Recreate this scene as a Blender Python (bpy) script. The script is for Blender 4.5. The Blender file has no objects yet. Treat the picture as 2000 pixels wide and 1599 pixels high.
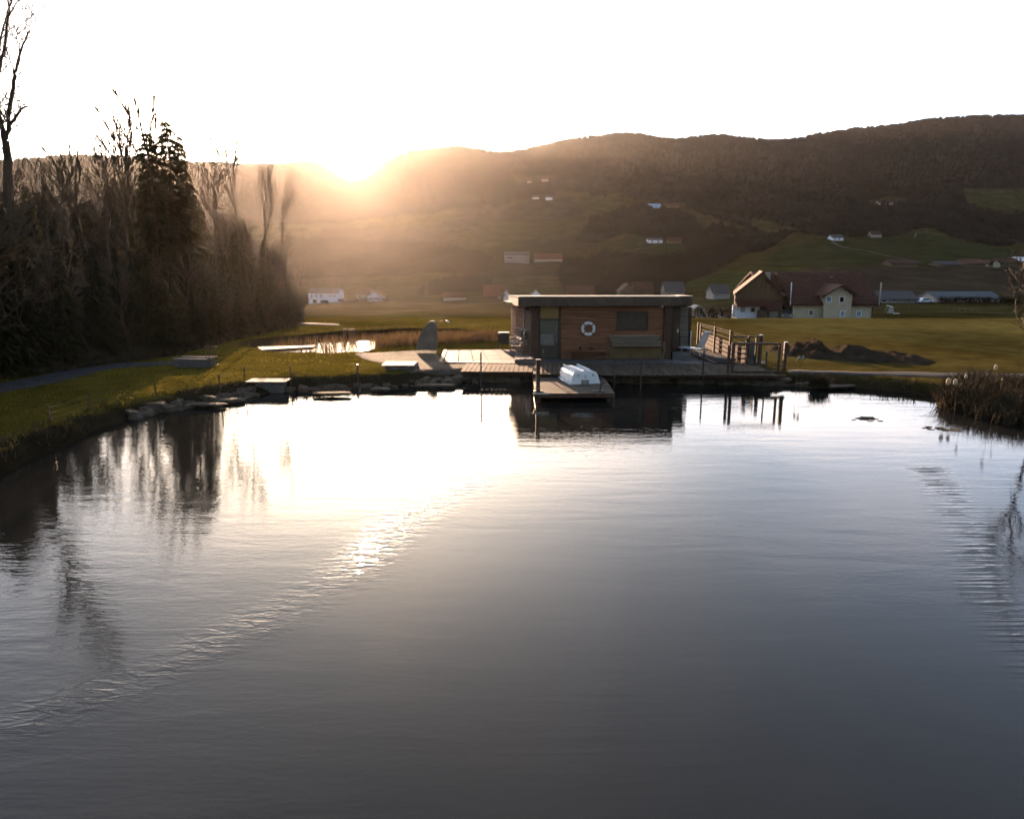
import bpy, bmesh, math, random
import numpy as np
from mathutils import Vector, Matrix
from mathutils import noise as mnoise
random.seed(7); np.random.seed(7)
R = math.radians
SC = bpy.context.scene
COL = SC.collection

# ------------------------------------------------------------------ camera
HCAM = 5.2; PITCH = R(12.3); FPX = 1351.0; CP, SP = math.cos(PITCH), math.sin(PITCH)
cam_d = bpy.data.cameras.new('camera'); cam = bpy.data.objects.new('camera', cam_d); COL.objects.link(cam)
cam.location = (0, 0, HCAM); cam.rotation_euler = (R(90) - PITCH, 0, 0)
cam_d.sensor_width = 36; cam_d.lens = 36 * FPX / 2000; cam_d.clip_start = 0.1; cam_d.clip_end = 6000
SC.camera = cam
def raydir(px, py):
    a = (px - 1000) / FPX; b = (799.5 - py) / FPX
    return Vector((a, CP + b * SP, -SP + b * CP))
def Zat(py, Y):
    d = raydir(1000, py); return HCAM + Y * d.z / d.y
def Xat(px, Y, z):
    return (px - 1000) / FPX * (Y * CP + (HCAM - z) * SP)
def PT(px, py, Y):
    z = Zat(py, Y); return Vector((Xat(px, Y, z), Y, z))
def GZ(px, py, z=0.45):
    d = raydir(px, py); t = (z - HCAM) / d.z
    return Vector((d.x * t, d.y * t, z))

# ------------------------------------------------------------------ world, sun, exposure
SUN_DIR = raydir(690, 262).normalized()
SUN_EL = math.asin(SUN_DIR.z); SUN_AZ = math.atan2(SUN_DIR.x, SUN_DIR.y)
world = bpy.data.worlds.new('World'); SC.world = world; world.use_nodes = True
wn, wl = world.node_tree.nodes, world.node_tree.links
wn.clear()
def N(tree, typ, **kw):
    n = tree.new(typ)
    for k, v in kw.items(): setattr(n, k, v)
    return n
def M(op, a, b=None, c=None, clamp=False):
    n = wn.new('ShaderNodeMath'); n.operation = op; n.use_clamp = clamp
    for i, v in enumerate((a, b, c)):
        if v is None: continue
        if isinstance(v, (int, float)): n.inputs[i].default_value = v
        else: wl.new(v, n.inputs[i])
    return n.outputs[0]
wo = wn.new('ShaderNodeOutputWorld')
tc = wn.new('ShaderNodeTexCoord')
nis = wn.new('ShaderNodeTexSky'); nis.sky_type = 'NISHITA'; nis.sun_disc = False
nis.sun_elevation = SUN_EL; nis.sun_rotation = SUN_AZ; nis.dust_density = 3.0
bgn = wn.new('ShaderNodeBackground'); bgn.inputs[1].default_value = 0.05
wl.new(nis.outputs[0], bgn.inputs[0])
dotn = wn.new('ShaderNodeVectorMath'); dotn.operation = 'DOT_PRODUCT'
nrm = wn.new('ShaderNodeVectorMath'); nrm.operation = 'NORMALIZE'
wl.new(tc.outputs['Generated'], nrm.inputs[0]); wl.new(nrm.outputs[0], dotn.inputs[0]); dotn.inputs[1].default_value = SUN_DIR
dot = dotn.outputs['Value']
sep = wn.new('ShaderNodeSeparateXYZ'); wl.new(nrm.outputs[0], sep.inputs[0])
zc = M('MAXIMUM', sep.outputs[2], 0.0)
fw = M('MULTIPLY_ADD', dot, 0.5, 0.5)
dm = M('SUBTRACT', dot, 1.0)
aur1 = M('MULTIPLY', M('EXPONENT', M('MULTIPLY', dm, 24.0)), 0.42)
aur2 = M('MULTIPLY', M('EXPONENT', M('MULTIPLY', dm, 160.0)), 3.2)
low = M('MULTIPLY', M('EXPONENT', M('MULTIPLY', zc, -4.2)), M('MULTIPLY', M('MULTIPLY', fw, fw), 1.85))
base = M('MULTIPLY_ADD', fw, 0.02, 0.03)
# thin high cloud in soft patches
zz = M('ADD', zc, 0.22)
cx = wn.new('ShaderNodeCombineXYZ')
wl.new(M('DIVIDE', sep.outputs[0], zz), cx.inputs[0]); wl.new(M('DIVIDE', sep.outputs[1], zz), cx.inputs[1])
cn = wn.new('ShaderNodeTexNoise'); cn.inputs['Scale'].default_value = 1.5; cn.inputs['Detail'].default_value = 3.0; cn.inputs['Roughness'].default_value = .45
cn.inputs['Distortion'].default_value = .5
wl.new(cx.outputs[0], cn.inputs['Vector'])
cr = wn.new('ShaderNodeMapRange'); cr.inputs[1].default_value = .42; cr.inputs[2].default_value = .70
cr.inputs[3].default_value = 0.0; cr.inputs[4].default_value = 1.0
wl.new(cn.outputs['Fac'], cr.inputs[0])
cmul = M('MULTIPLY_ADD', cr.outputs[0], 0.75, 0.70)
tot = M('MULTIPLY', M('ADD', M('MULTIPLY', M('ADD', base, low), cmul), M('ADD', aur1, aur2)), 0.46)
mixc = wn.new('ShaderNodeMix'); mixc.data_type = 'RGBA'
mixc.inputs[6].default_value = (.60, .88, 1.42, 1); mixc.inputs[7].default_value = (1.12, .97, .99, 1)
wl.new(cr.outputs[0], mixc.inputs[0])
mixw = wn.new('ShaderNodeMix'); mixw.data_type = 'RGBA'; mixw.inputs[7].default_value = (1.10, .97, .84, 1)
wl.new(M('MULTIPLY', M('EXPONENT', M('MULTIPLY', dm, 70.0)), .9, clamp=True), mixw.inputs[0]); wl.new(mixc.outputs[2], mixw.inputs[6])
bgc = wn.new('ShaderNodeBackground'); wl.new(mixw.outputs[2], bgc.inputs[0]); wl.new(tot, bgc.inputs[1])
addw = wn.new('ShaderNodeAddShader'); wl.new(bgn.outputs[0], addw.inputs[0]); wl.new(bgc.outputs[0], addw.inputs[1])
wl.new(addw.outputs[0], wo.inputs[0])
sun_d = bpy.data.lights.new('sun', 'SUN'); sun = bpy.data.objects.new('sun', sun_d); COL.objects.link(sun)
sun_d.energy = 5.0; sun_d.angle = R(0.6); sun_d.color = (1, .66, .43)
sun.rotation_euler = (-SUN_DIR).to_track_quat('-Z', 'Y').to_euler()
SC.view_settings.view_transform = 'Standard'; SC.view_settings.look = 'None'
SC.view_settings.exposure = 2.5; SC.view_settings.gamma = 1; SC.view_settings.use_curve_mapping = False
SC.render.engine = 'CYCLES'
cy = SC.cycles; cy.max_bounces = 5; cy.diffuse_bounces = 2; cy.glossy_bounces = 3; cy.transmission_bounces = 3
cy.volume_bounces = 0; cy.transparent_max_bounces = 8; cy.use_denoising = True; cy.denoising_input_passes = 'RGB_ALBEDO'; cy.caustics_reflective = False; cy.caustics_refractive = False
cy.sample_clamp_indirect = 6; cy.sample_clamp_direct = 0

# ------------------------------------------------------------------ helpers
def tag(o, label=None, cat=None, group=None, kind=None):
    if label: o['label'] = label
    if cat: o['category'] = cat
    if group: o['group'] = group
    if kind: o['kind'] = kind
    return o
def thing(name, label, cat, loc=(0, 0, 0), rz=0.0, group=None):
    o = bpy.data.objects.new(name, None); o.empty_display_size = .3; COL.objects.link(o)
    o.location = loc; o.rotation_euler = (0, 0, rz)
    return tag(o, label, cat, group)
def link_mesh(name, me, mat=None, parent=None, loc=None):
    o = bpy.data.objects.new(name, me); COL.objects.link(o)
    if mat and not me.materials: me.materials.append(mat)
    if parent: o.parent = parent
    if loc is not None: o.location = loc
    return o
def np_mesh(name, V, F):
    me = bpy.data.meshes.new(name); V = np.asarray(V, dtype=np.float32); F = np.asarray(F, dtype=np.int32)
    n = F.shape[1]
    me.vertices.add(len(V)); me.vertices.foreach_set('co', V.ravel())
    me.loops.add(F.size); me.loops.foreach_set('vertex_index', F.ravel())
    me.polygons.add(len(F)); me.polygons.foreach_set('loop_start', np.arange(0, F.size, n, dtype=np.int32))
    me.polygons.foreach_set('loop_total', np.full(len(F), n, dtype=np.int32))
    me.update(calc_edges=True); return me
class MB:
    def __init__(s): s.v = []; s.f = []
    def box(s, c, d, rot=None, taper=1.0):
        b = len(s.v); x, y, z = d[0] / 2, d[1] / 2, d[2] / 2
        for k in (-1, 1):
            t = taper if k > 0 else 1
            for (i, j) in ((-1, -1), (1, -1), (1, 1), (-1, 1)):
                p = Vector((i * x * t, j * y * t, k * z))
                if rot is not None: p = rot @ p
                s.v.append(tuple(p + Vector(c)))
        s.f += [[b + q for q in f] for f in ((3, 2, 1, 0), (4, 5, 6, 7), (0, 1, 5, 4), (1, 2, 6, 5), (2, 3, 7, 6), (3, 0, 4, 7))]
        return s
    def beam(s, a, b_, w, h=None):
        a, b_ = Vector(a), Vector(b_); d = b_ - a; L = d.length
        if L < 1e-6: return s
        q = d.to_track_quat('X', 'Z').to_matrix()
        return s.box((a + b_) / 2, (L, w, h or w), q)
    def tube(s, pts, rad, n=5, cap=True):
        pts = [Vector(p) for p in pts]
        if isinstance(rad, (int, float)): rad = [rad] * len(pts)
        b = len(s.v)
        for i, p in enumerate(pts):
            t = (pts[min(i + 1, len(pts) - 1)] - pts[max(i - 1, 0)])
            t = t.normalized() if t.length > 1e-9 else Vector((0, 0, 1))
            u = t.orthogonal().normalized() if abs(t.z) < .99 else Vector((1, 0, 0))
            if abs(t.z) < .99: u = t.cross(Vector((0, 0, 1))).normalized()
            w = t.cross(u)
            for k in range(n):
                a = 2 * math.pi * k / n
                s.v.append(tuple(p + (u * math.cos(a) + w * math.sin(a)) * rad[i]))
        for i in range(len(pts) - 1):
            for k in range(n):
                k2 = (k + 1) % n
                s.f.append([b + i * n + k, b + i * n + k2, b + (i + 1) * n + k2, b + (i + 1) * n + k])
        if cap:
            s.f.append([b + k for k in range(n)][::-1]); s.f.append([b + (len(pts) - 1) * n + k for k in range(n)])
        return s
    def ring(s, c, r, rt, n=24, m=8, a0=0, a1=2 * math.pi, rot=None):
        pts = []
        full = abs(a1 - a0 - 2 * math.pi) < 1e-6
        for i in range(n + 1):
            a = a0 + (a1 - a0) * i / n
            p = Vector((math.cos(a) * r, 0, math.sin(a) * r))
            if rot is not None: p = rot @ p
            pts.append(p + Vector(c))
        return s.tube(pts, rt, m, cap=not full)
    def prism(s, poly, z0, z1):
        b = len(s.v); n = len(poly)
        for p in poly: s.v.append((p[0], p[1], z0))
        for p in poly: s.v.append((p[0], p[1], z1))
        s.f.append([b + i for i in range(n)][::-1]); s.f.append([b + n + i for i in range(n)])
        for i in range(n): s.f.append([b + i, b + (i + 1) % n, b + n + (i + 1) % n, b + n + i])
        return s
    def prismy(s, poly, y0, y1):       # outline in x,z extruded along y
        b = len(s.v); n = len(poly)
        for p in poly: s.v.append((p[0], y0, p[1]))
        for p in poly: s.v.append((p[0], y1, p[1]))
        s.f.append([b + i for i in range(n)]); s.f.append([b + n + i for i in range(n)][::-1])
        for i in range(n): s.f.append([b + i, b + n + i, b + n + (i + 1) % n, b + (i + 1) % n])
        return s
    def face(s, pts):
        b = len(s.v); s.v += [tuple(p) for p in pts]; s.f.append(list(range(b, b + len(pts)))); return s
    def mesh(s, name):
        me = bpy.data.meshes.new(name); me.from_pydata(s.v, [], s.f); me.update(); return me
    def build(s, name, mat, parent=None, bevel=0, smooth=False, loc=None):
        me = s.mesh(name)
        if bevel or smooth:
            bm = bmesh.new(); bm.from_mesh(me)
            bmesh.ops.recalc_face_normals(bm, faces=bm.faces)
            if bevel: bmesh.ops.bevel(bm, geom=list(bm.edges), offset=bevel, segments=1, affect='EDGES', clamp_overlap=True)
            if smooth:
                for f in bm.faces: f.smooth = True
            bm.to_mesh(me); bm.free()
        return link_mesh(name, me, mat, parent, loc)
def copy_tree(o, parent=None):
    c = o.copy(); COL.objects.link(c)
    if parent: c.parent = parent
    for ch in o.children: copy_tree(ch, c)
    return c

# ------------------------------------------------------------------ materials
MATS = {}
def mat(name, c, rough=.8, var=.25, scale=6, bump=0, bscale=None, c2=None, spec=.3, metal=0, stretch=(1, 1, 1), transl=0, attr=None, detail=4, big=0, haze=None):
    if name in MATS: return MATS[name]
    m = bpy.data.materials.new(name); m.use_nodes = True; nt = m.node_tree; n, l = nt.nodes, nt.links
    p = n['Principled BSDF']; p.inputs['Roughness'].default_value = rough; p.inputs['Specular IOR Level'].default_value = spec; p.inputs['Metallic'].default_value = metal
    t = n.new('ShaderNodeTexCoord'); mp = n.new('ShaderNodeMapping'); mp.inputs['Scale'].default_value = stretch
    l.new(t.outputs['Object'], mp.inputs[0])
    # every object gets its own offset so that copies differ
    oi = n.new('ShaderNodeObjectInfo'); ad = n.new('ShaderNodeVectorMath'); ad.operation = 'MULTIPLY_ADD'
    cmb = n.new('ShaderNodeCombineXYZ')
    for i in range(3): l.new(oi.outputs['Random'], cmb.inputs[i])
    l.new(cmb.outputs[0], ad.inputs[0]); ad.inputs[1].default_value = (37, 23, 51); l.new(mp.outputs[0], ad.inputs[2])
    nz = n.new('ShaderNodeTexNoise'); nz.inputs['Scale'].default_value = scale; nz.inputs['Detail'].default_value = detail; nz.inputs['Roughness'].default_value = .6
    l.new(ad.outputs[0], nz.inputs['Vector'])
    mr = n.new('ShaderNodeMapRange'); mr.inputs[1].default_value = .3; mr.inputs[2].default_value = .7
    l.new(nz.outputs['Fac'], mr.inputs[0])
    mx = n.new('ShaderNodeMix'); mx.data_type = 'RGBA'; l.new(mr.outputs[0], mx.inputs[0])
    ca = tuple(max(0, x * (1 - var)) for x in c); cb = tuple(min(1, x * (1 + var)) for x in (c2 or c))
    mx.inputs[6].default_value = (*ca, 1); mx.inputs[7].default_value = (*cb, 1)
    out = mx.outputs[2]
    if attr:
        at = n.new('ShaderNodeAttribute'); at.attribute_name = attr
        mm = n.new('ShaderNodeMix'); mm.data_type = 'RGBA'; mm.blend_type = 'MULTIPLY'; mm.inputs[0].default_value = 1
        l.new(out, mm.inputs[6]); l.new(at.outputs['Color'], mm.inputs[7]); out = mm.outputs[2]
    if big:
        nb = n.new('ShaderNodeTexNoise'); nb.inputs['Scale'].default_value = big; nb.inputs['Detail'].default_value = 3
        l.new(t.outputs['Object'], nb.inputs['Vector'])
        r2 = n.new('ShaderNodeMapRange'); r2.inputs[1].default_value = .3; r2.inputs[2].default_value = .7; r2.inputs[3].default_value = .55; r2.inputs[4].default_value = 1.35
        l.new(nb.outputs['Fac'], r2.inputs[0])
        vm = n.new('ShaderNodeVectorMath'); vm.operation = 'SCALE'; l.new(out, vm.inputs[0]); l.new(r2.outputs[0], vm.inputs['Scale']); out = vm.outputs[0]
    # slight per-object tone difference
    r3 = n.new('ShaderNodeMapRange'); r3.inputs[3].default_value = .86; r3.inputs[4].default_value = 1.14
    l.new(oi.outputs['Random'], r3.inputs[0]); vs = n.new('ShaderNodeVectorMath'); vs.operation = 'SCALE'
    l.new(out, vs.inputs[0]); l.new(r3.outputs[0], vs.inputs['Scale']); out = vs.outputs[0]
    l.new(out, p.inputs['Base Color'])
    if bump:
        bp = n.new('ShaderNodeBump'); bp.inputs['Strength'].default_value = bump; bp.inputs['Distance'].default_value = .05
        if bscale:
            n2 = n.new('ShaderNodeTexNoise'); n2.inputs['Scale'].default_value = bscale; n2.inputs['Detail'].default_value = 5
            l.new(ad.outputs[0], n2.inputs['Vector']); l.new(n2.outputs['Fac'], bp.inputs['Height'])
        else: l.new(nz.outputs['Fac'], bp.inputs['Height'])
        l.new(bp.outputs[0], p.inputs['Normal'])
    if transl:
        tr = n.new('ShaderNodeBsdfTranslucent'); l.new(out, tr.inputs[0])
        ms = n.new('ShaderNodeMixShader'); ms.inputs[0].default_value = transl
        l.new(p.outputs[0], ms.inputs[1]); l.new(tr.outputs[0], ms.inputs[2]); l.new(ms.outputs[0], n['Material Output'].inputs[0])
    MATS[name] = m; return m
WOODR = mat('red larch cladding', (.15, .056, .030), .7, .4, 3, .2, None, (.23, .10, .052), stretch=(.25, 1, 9))
WOODD = mat('dark stained timber', (.058, .028, .017), .65, .3, 4, .2, stretch=(1, 1, .3))
DECK = mat('weathered deck board', (.055, .042, .031), .9, .4, 5, .3, None, (.085, .066, .05), stretch=(3, .3, 3), spec=.04)
DOCKM = mat('weathered jetty board', (.095, .078, .062), .8, .35, 5, .3, stretch=(.3, 3, 3), spec=.04)
FASC = mat('roof edge timber', (.06, .038, .026), .6, .3, 3, .1)
METAL = mat('zinc edging', (.45, .44, .43), .35, .15, 8, metal=.8)
ROOFM = mat('roof membrane gravel', (.06, .055, .05), .85, .3, 12, .3)
GLASSD = mat('dark window glass', (.012, .013, .014), .08, .2, 2, spec=.6)
PANELY = mat('amber translucent panel', (.20, .12, .035), .5, .2, 2)
PANELD = mat('dark door panel', (.05, .038, .03), .5, .25, 3)
CONC = mat('pale concrete paving', (.098, .098, .098), .75, .18, 3, .15, 20, big=.4, spec=.04)
CONCD = mat('grey concrete', (.095, .09, .085), .8, .25, 3, .25, 18, spec=.04)
STONE = mat('bank stone', (.046, .036, .026), .9, .45, 2.2, .8, 7, (.075, .06, .045), spec=.1, detail=6)
STONEL = mat('standing stone', (.125, .10, .078), .75, .3, 1.6, .5, 6)
WHITE = mat('white gelcoat', (.62, .64, .67), .32, .06, 2, spec=.5)
BUOYW = mat('white buoy foam', (.7, .68, .66), .5, .08, 6)
BUOYR = mat('buoy strap band', (.10, .08, .08), .6, .2, 6)
STEEL = mat('dark steel', (.05, .04, .035), .45, .2, 8, metal=.3)
WIRE = mat('galvanised wire', (.10, .09, .08), .6, .1, 9, metal=.2)
CHROME = mat('bright steel', (.6, .6, .6), .25, .05, 9, metal=1)
WOODL = mat('pale timber', (.26, .215, .16), .7, .25, 4, .2, stretch=(.3, 2, 2))
PLW = mat('white plaster', (.56, .60, .68), .85, .08, 1.5, .05, 20)
PLC = mat('cream plaster', (.42, .345, .25), .85, .10, 1.2, .05, 20)
PLG = mat('grey plaster', (.20, .19, .18), .85, .12, 1.5)
TILE = mat('brown roof tiles', (.045, .019, .013), .85, .3, 1.2, .5, 7, spec=.12)
TILER = mat('red roof tiles', (.10, .036, .022), .85, .3, 1.2, .4, 5, spec=.12)
TILEG = mat('grey roof sheet', (.045, .048, .052), .8, .2, 1.2, .2, spec=.1)
BOARD = mat('weathered barn boards', (.075, .052, .032), .85, .35, 2, .3, stretch=(2, 2, .2))
EARTH = mat('dug earth', (.034, .026, .018), 1.0, .4, 1.5, .9, 6, spec=0)
GRAVEL = mat('pale sand and gravel', (.085, .07, .052), .95, .35, 9, .6, 30, big=.5, spec=.04)
ASPH = mat('grey path surface', (.036, .036, .038), .9, .25, 5, .3, 30, spec=.04)
BARK = mat('tree bark', (.048, .032, .02), .9, .35, 5, .5)
TWIG = mat('bare twigs', (.055, .036, .021), .9, .3, 3)
NEEDLE = mat('conifer needles', (.024, .021, .010), .9, .5, 1.5, c2=(.034, .029, .012), transl=.25, spec=.05)
HEDGE = mat('brown hedge leaves', (.018, .012, .008), 1.0, .4, 2, spec=0)
REED = mat('dry reed', (.12, .078, .04), .9, .45, 3, transl=.25, spec=.05)
REEDD = mat('dark dry sedge', (.032, .024, .015), .9, .5, 2, c2=(.055, .042, .026), spec=.02)
FLUFF = mat('fluffy seed head', (.36, .32, .25), .95, .3, 20, .6, 40, transl=.3)
GRASSB = mat('grass blades', (.075, .062, .010), .9, .5, .6, c2=(.11, .085, .016), transl=.3, spec=.05)
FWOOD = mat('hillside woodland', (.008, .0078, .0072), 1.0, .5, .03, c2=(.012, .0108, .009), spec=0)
CARP = mat('car paint', (.12, .12, .13), .3, .05, 3, spec=.6)
CARW = mat('pale car paint', (.55, .6, .68), .3, .05, 3, spec=.6)
RUBBER = mat('black rubber', (.02, .02, .02), .8, .1, 5)
BLUE = mat('blue sheeting', (.22, .40, .55), .6, .15, 1)

# ------------------------------------------------------------------ terrain height
RP = np.array([(-1500, 330), (-600, 300), (-100, 322), (0, 312), (60, 308), (150, 303), (250, 306), (330, 312), (420, 318), (500, 321), (540, 322), (570, 316), (600, 312), (622, 318), (645, 332),
               (670, 348), (693, 355), (716, 349), (742, 328), (768, 306), (790, 299), (840, 291), (900, 286), (950, 292), (985, 298), (1040, 288), (1100, 273), (1150, 265), (1205, 260), (1250, 262),  # dip under the sun is added, shaped after the glare over the ridge
               (1300, 273), (1370, 266), (1400, 263), (1460, 268), (1530, 273), (1560, 270), (1600, 260), (1680, 250), (1750, 245), (1800, 234), (1850, 230), (1900, 227), (2000, 226), (2400, 240), (3500, 300)], float)
COLS = np.array([-1500, 0, 600, 1000, 1250, 1440, 1560, 1740, 2000, 3500], float)
ROWY = np.array([52, 58, 66, 80, 110, 160, 200, 260, 330, 450, 520, 600, 800, 1000, 1100, 1400], float)
def zl(*a): return list(a)
L_ = zl(.45, .3, -.1, -1.1, -2.7, -5.5, -7.6, -11, -14.9, -12.5, -6, 3, 52.8)
C_ = zl(.45, .3, -.2, -1.6, -4.0, -6.2, -7.8, -9.5, -10.5, -6, 0, 8, 56)
F_ = zl(.45, .3, -.5, -2.6, -5.3, -6.4, -7.4, -8.5, -5.5, 4, 10, 14, 60)
R_ = zl(.45, .3, -.5, -2.2, -4.2, -5.8, -7.2, -6.6, .3, 11, 20, 17, 66)
TAB = np.array([L_, L_, L_, C_, C_, F_, R_, R_, R_, R_]).T
zr = [Zat(float(y), 1000.0) for y in np.interp(COLS, RP[:, 0], RP[:, 1])]
NU, NY = 900, 420
PXS = np.linspace(-1500, 3500, NU); LY = np.linspace(math.log(52), math.log(1400), NY); YS = np.exp(LY)
def hermite(xk, yk, x):
    d = np.diff(yk) / np.diff(xk); m = np.zeros_like(yk)
    m[0], m[-1] = d[0], d[-1]
    m[1:-1] = np.where(d[1:] * d[:-1] > 0, 2 * d[1:] * d[:-1] / (d[1:] + d[:-1] + 1e-12), 0)
    i = np.clip(np.searchsorted(xk, x) - 1, 0, len(xk) - 2); h = xk[i + 1] - xk[i]; t = (x - xk[i]) / h
    return (2*t**3 - 3*t**2 + 1) * yk[i] + (t**3 - 2*t**2 + t) * h * m[i] + (-2*t**3 + 3*t**2) * yk[i+1] + (t**3 - t**2) * h * m[i+1]
Tcol = np.array([[np.interp(p, COLS, TAB[r]) for p in PXS] for r in range(13)])
yr = np.interp(PXS, RP[:, 0], RP[:, 1])
k = np.ones(5) / 5; yr = np.convolve(np.pad(yr, 2, 'edge'), k, 'valid')
zridge = np.array([Zat(float(y), 1000.0) for y in yr]) - 4.0
smooth_ridge = np.convolve(np.pad(zridge, 30, 'edge'), np.ones(61) / 61, 'valid')
Tcol = np.vstack([Tcol, zridge, zridge * .86, smooth_ridge * .35])
Tcol[12] = np.minimum(Tcol[12], Tcol[13] * .62)
kk = np.ones(41) / 41
for r in range(13): Tcol[r] = np.convolve(np.pad(Tcol[r], 20, 'edge'), kk, 'valid')
HT = np.zeros((NY, NU))
for j in range(NU): HT[:, j] = hermite(np.log(ROWY), Tcol[:, j], LY)
def vnoise(x, y, seed=0):
    def h(i, j):
        a = np.sin(i * 127.1 + j * 311.7 + seed * 74.7) * 43758.5453; return a - np.floor(a)
    i, j = np.floor(x), np.floor(y); fx, fy = x - i, y - j; fx = fx*fx*(3-2*fx); fy = fy*fy*(3-2*fy)
    return (h(i, j)*(1-fx) + h(i+1, j)*fx) * (1-fy) + (h(i, j+1)*(1-fx) + h(i+1, j+1)*fx) * fy - .5
def fbm(x, y, s, o=4, seed=0):
    r = 0; a = 1
    for k in range(o): r = r + a * vnoise(x / s + 13.7 * k, y / s + 7.1 * k, seed + k); a *= .5; s *= .5
    return r
PXG, YG = np.meshgrid(PXS, YS)
XG = (PXG - 1000) / FPX * (YG * CP + (HCAM - HT) * SP)
amp = np.clip((YG - 180) / 400, 0, 1) * 15 * np.exp(-((YG - 1000) / 90) ** 2 * 0) * np.clip(np.abs(YG - 1000) / 200, 0.08, 1)
HT = HT + fbm(XG, YG, 130, 4, 3) * amp
def H_far(x, y):
    y = np.maximum(y, 52.0); px = x / (y * CP + HCAM * SP) * FPX + 1000
    for _ in range(2):
        u = np.clip((px + 1500) / 5000 * (NU - 1), 0, NU - 1.001); v = np.clip((np.log(y) - LY[0]) / (LY[-1] - LY[0]) * (NY - 1), 0, NY - 1.001)
        i, j = v.astype(int), u.astype(int); a, b = v - i, u - j
        z = (HT[i, j]*(1-b) + HT[i, j+1]*b) * (1-a) + (HT[i+1, j]*(1-b) + HT[i+1, j+1]*b) * a
        px = x / (y * CP + (HCAM - z) * SP) * FPX + 1000
    return z
shore_px = [(0, 927), (60, 898), (130, 866), (200, 838), (245, 822), (290, 809), (370, 796), (440, 783), (500, 771), (560, 765), (640, 762), (700, 759), (760, 757), (815, 753), (870, 750), (940, 746), (1010, 745),
            (1100, 746), (1200, 747), (1290, 748), (1345, 748), (1450, 750), (1530, 753), (1600, 756), (1660, 758), (1750, 765), (1815, 775), (1838, 797), (1920, 815), (2000, 830), (2120, 850), (2300, 880)]
POND = [GZ(a, b, 0)[:2] for a, b in shore_px]
POND = [tuple(p) for p in POND] + [(27, 15), (31, 2), (27, -14), (8, -22), (-16, -20), (-24, -6), (-20, 6)]
pond2_px = [(505, 688), (540, 701), (640, 702), (700, 699), (770, 688), (850, 683), (960, 680), (985, 672), (966, 662), (880, 657), (760, 657), (650, 663), (560, 672), (515, 680)]
POND2 = [tuple(GZ(a, b, 0)[:2]) for a, b in pond2_px]
def sdist(x, y, poly):      # positive outside
    x = np.asarray(x, float); y = np.asarray(y, float)
    d = np.full(x.shape, 1e9); inside = np.zeros(x.shape, bool); n = len(poly)
    for i in range(n):
        ax, ay = poly[i]; bx, by = poly[(i + 1) % n]; ex, ey = bx - ax, by - ay
        t = np.clip(((x - ax) * ex + (y - ay) * ey) / (ex*ex + ey*ey), 0, 1)
        d = np.minimum(d, np.hypot(x - ax - t * ex, y - ay - t * ey))
        c = ((ay > y) != (by > y)); xi = ax + (y - ay) / (by - ay if by != ay else 1e-9) * ex
        inside ^= c & (x < xi)
    return np.where(inside, -d, d)
def Hn(x, y):
    x = np.asarray(x, float); y = np.asarray(y, float)
    z = np.where(y > 52, H_far(x, y), .45)
    z = z + np.where(y < 60, fbm(x, y, 5, 3, 9) * .07, 0) * np.clip(1 - (y - 50) / 10, 0, 1)
    # higher ground far to the sides and behind
    z = z + np.clip((np.abs(x) - 45) / 60, 0, 1) * np.clip((52 - y) / 30, 0, 1) * 1.5
    for P, w in ((POND, 1.0), (POND2, .6)):
        near = (np.abs(x) < 40) & (y < 52) & (y > -30)
        d = np.full(x.shape, 99.0)
        if near.any():
            dd = sdist(x[near], y[near], P) + fbm(x[near], y[near], 1.1, 3, 4) * .32
            d[near] = dd
        t = np.clip(d / w, -1.6, 1); tt = np.clip(t, 0, 1)
        z = np.where(d < w, np.where(t < 0, t * .8 - .02, -.02 + (z + .02) * (1 - (1 - tt) ** 2.2)), z)
    return z
def H1(x, y): return float(Hn(np.array([x]), np.array([y]))[0])
GT = np.geomspace(8, 1600, 700)
def G(px, py, lift=0):
    d = raydir(px, py); T = GT
    for _ in range(2):
        below = HCAM + d.z * T < Hn(d.x * T, d.y * T)
        i = int(np.argmax(below)) if below.any() else len(T) - 1
        a_, b_ = T[max(i - 1, 0)], T[i]; T = np.linspace(a_, b_, 30)
    t = float(b_); return Vector((d.x * t, d.y * t, H1(d.x * t, d.y * t) + lift))
def scale_at(p): return (p.y * CP + (HCAM - p.z) * SP) / FPX     # metres per photo pixel there

# ------------------------------------------------------------------ ground colours (real land use: meadow, plough land, wood floor)
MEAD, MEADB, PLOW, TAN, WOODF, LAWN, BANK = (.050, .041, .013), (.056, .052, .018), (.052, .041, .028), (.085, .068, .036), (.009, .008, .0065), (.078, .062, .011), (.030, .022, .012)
WOOD_LINE = [(-1500, 440), (0, 440), (560, 445), (800, 420), (1000, 398), (1100, 372), (1200, 385), (1250, 393), (1330, 398), (1400, 425), (1500, 455), (1640, 466), (1700, 462), (1810, 452), (1870, 470), (1960, 480), (2000, 482), (3500, 480)]
CLEAR = [[(1000, 385), (1080, 378), (1340, 396), (1340, 412), (1200, 425), (1050, 420), (990, 410)], [(1880, 372), (2000, 368), (2100, 380), (2060, 415), (1960, 420), (1890, 400)], [(1695, 392), (1740, 384), (1780, 394), (1760, 402), (1700, 402)],
         [(1000, 345), (1090, 340), (1080, 362), (1010, 362)], [(1470, 425), (1510, 432), (1570, 452), (1500, 458), (1465, 440)]]
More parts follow.
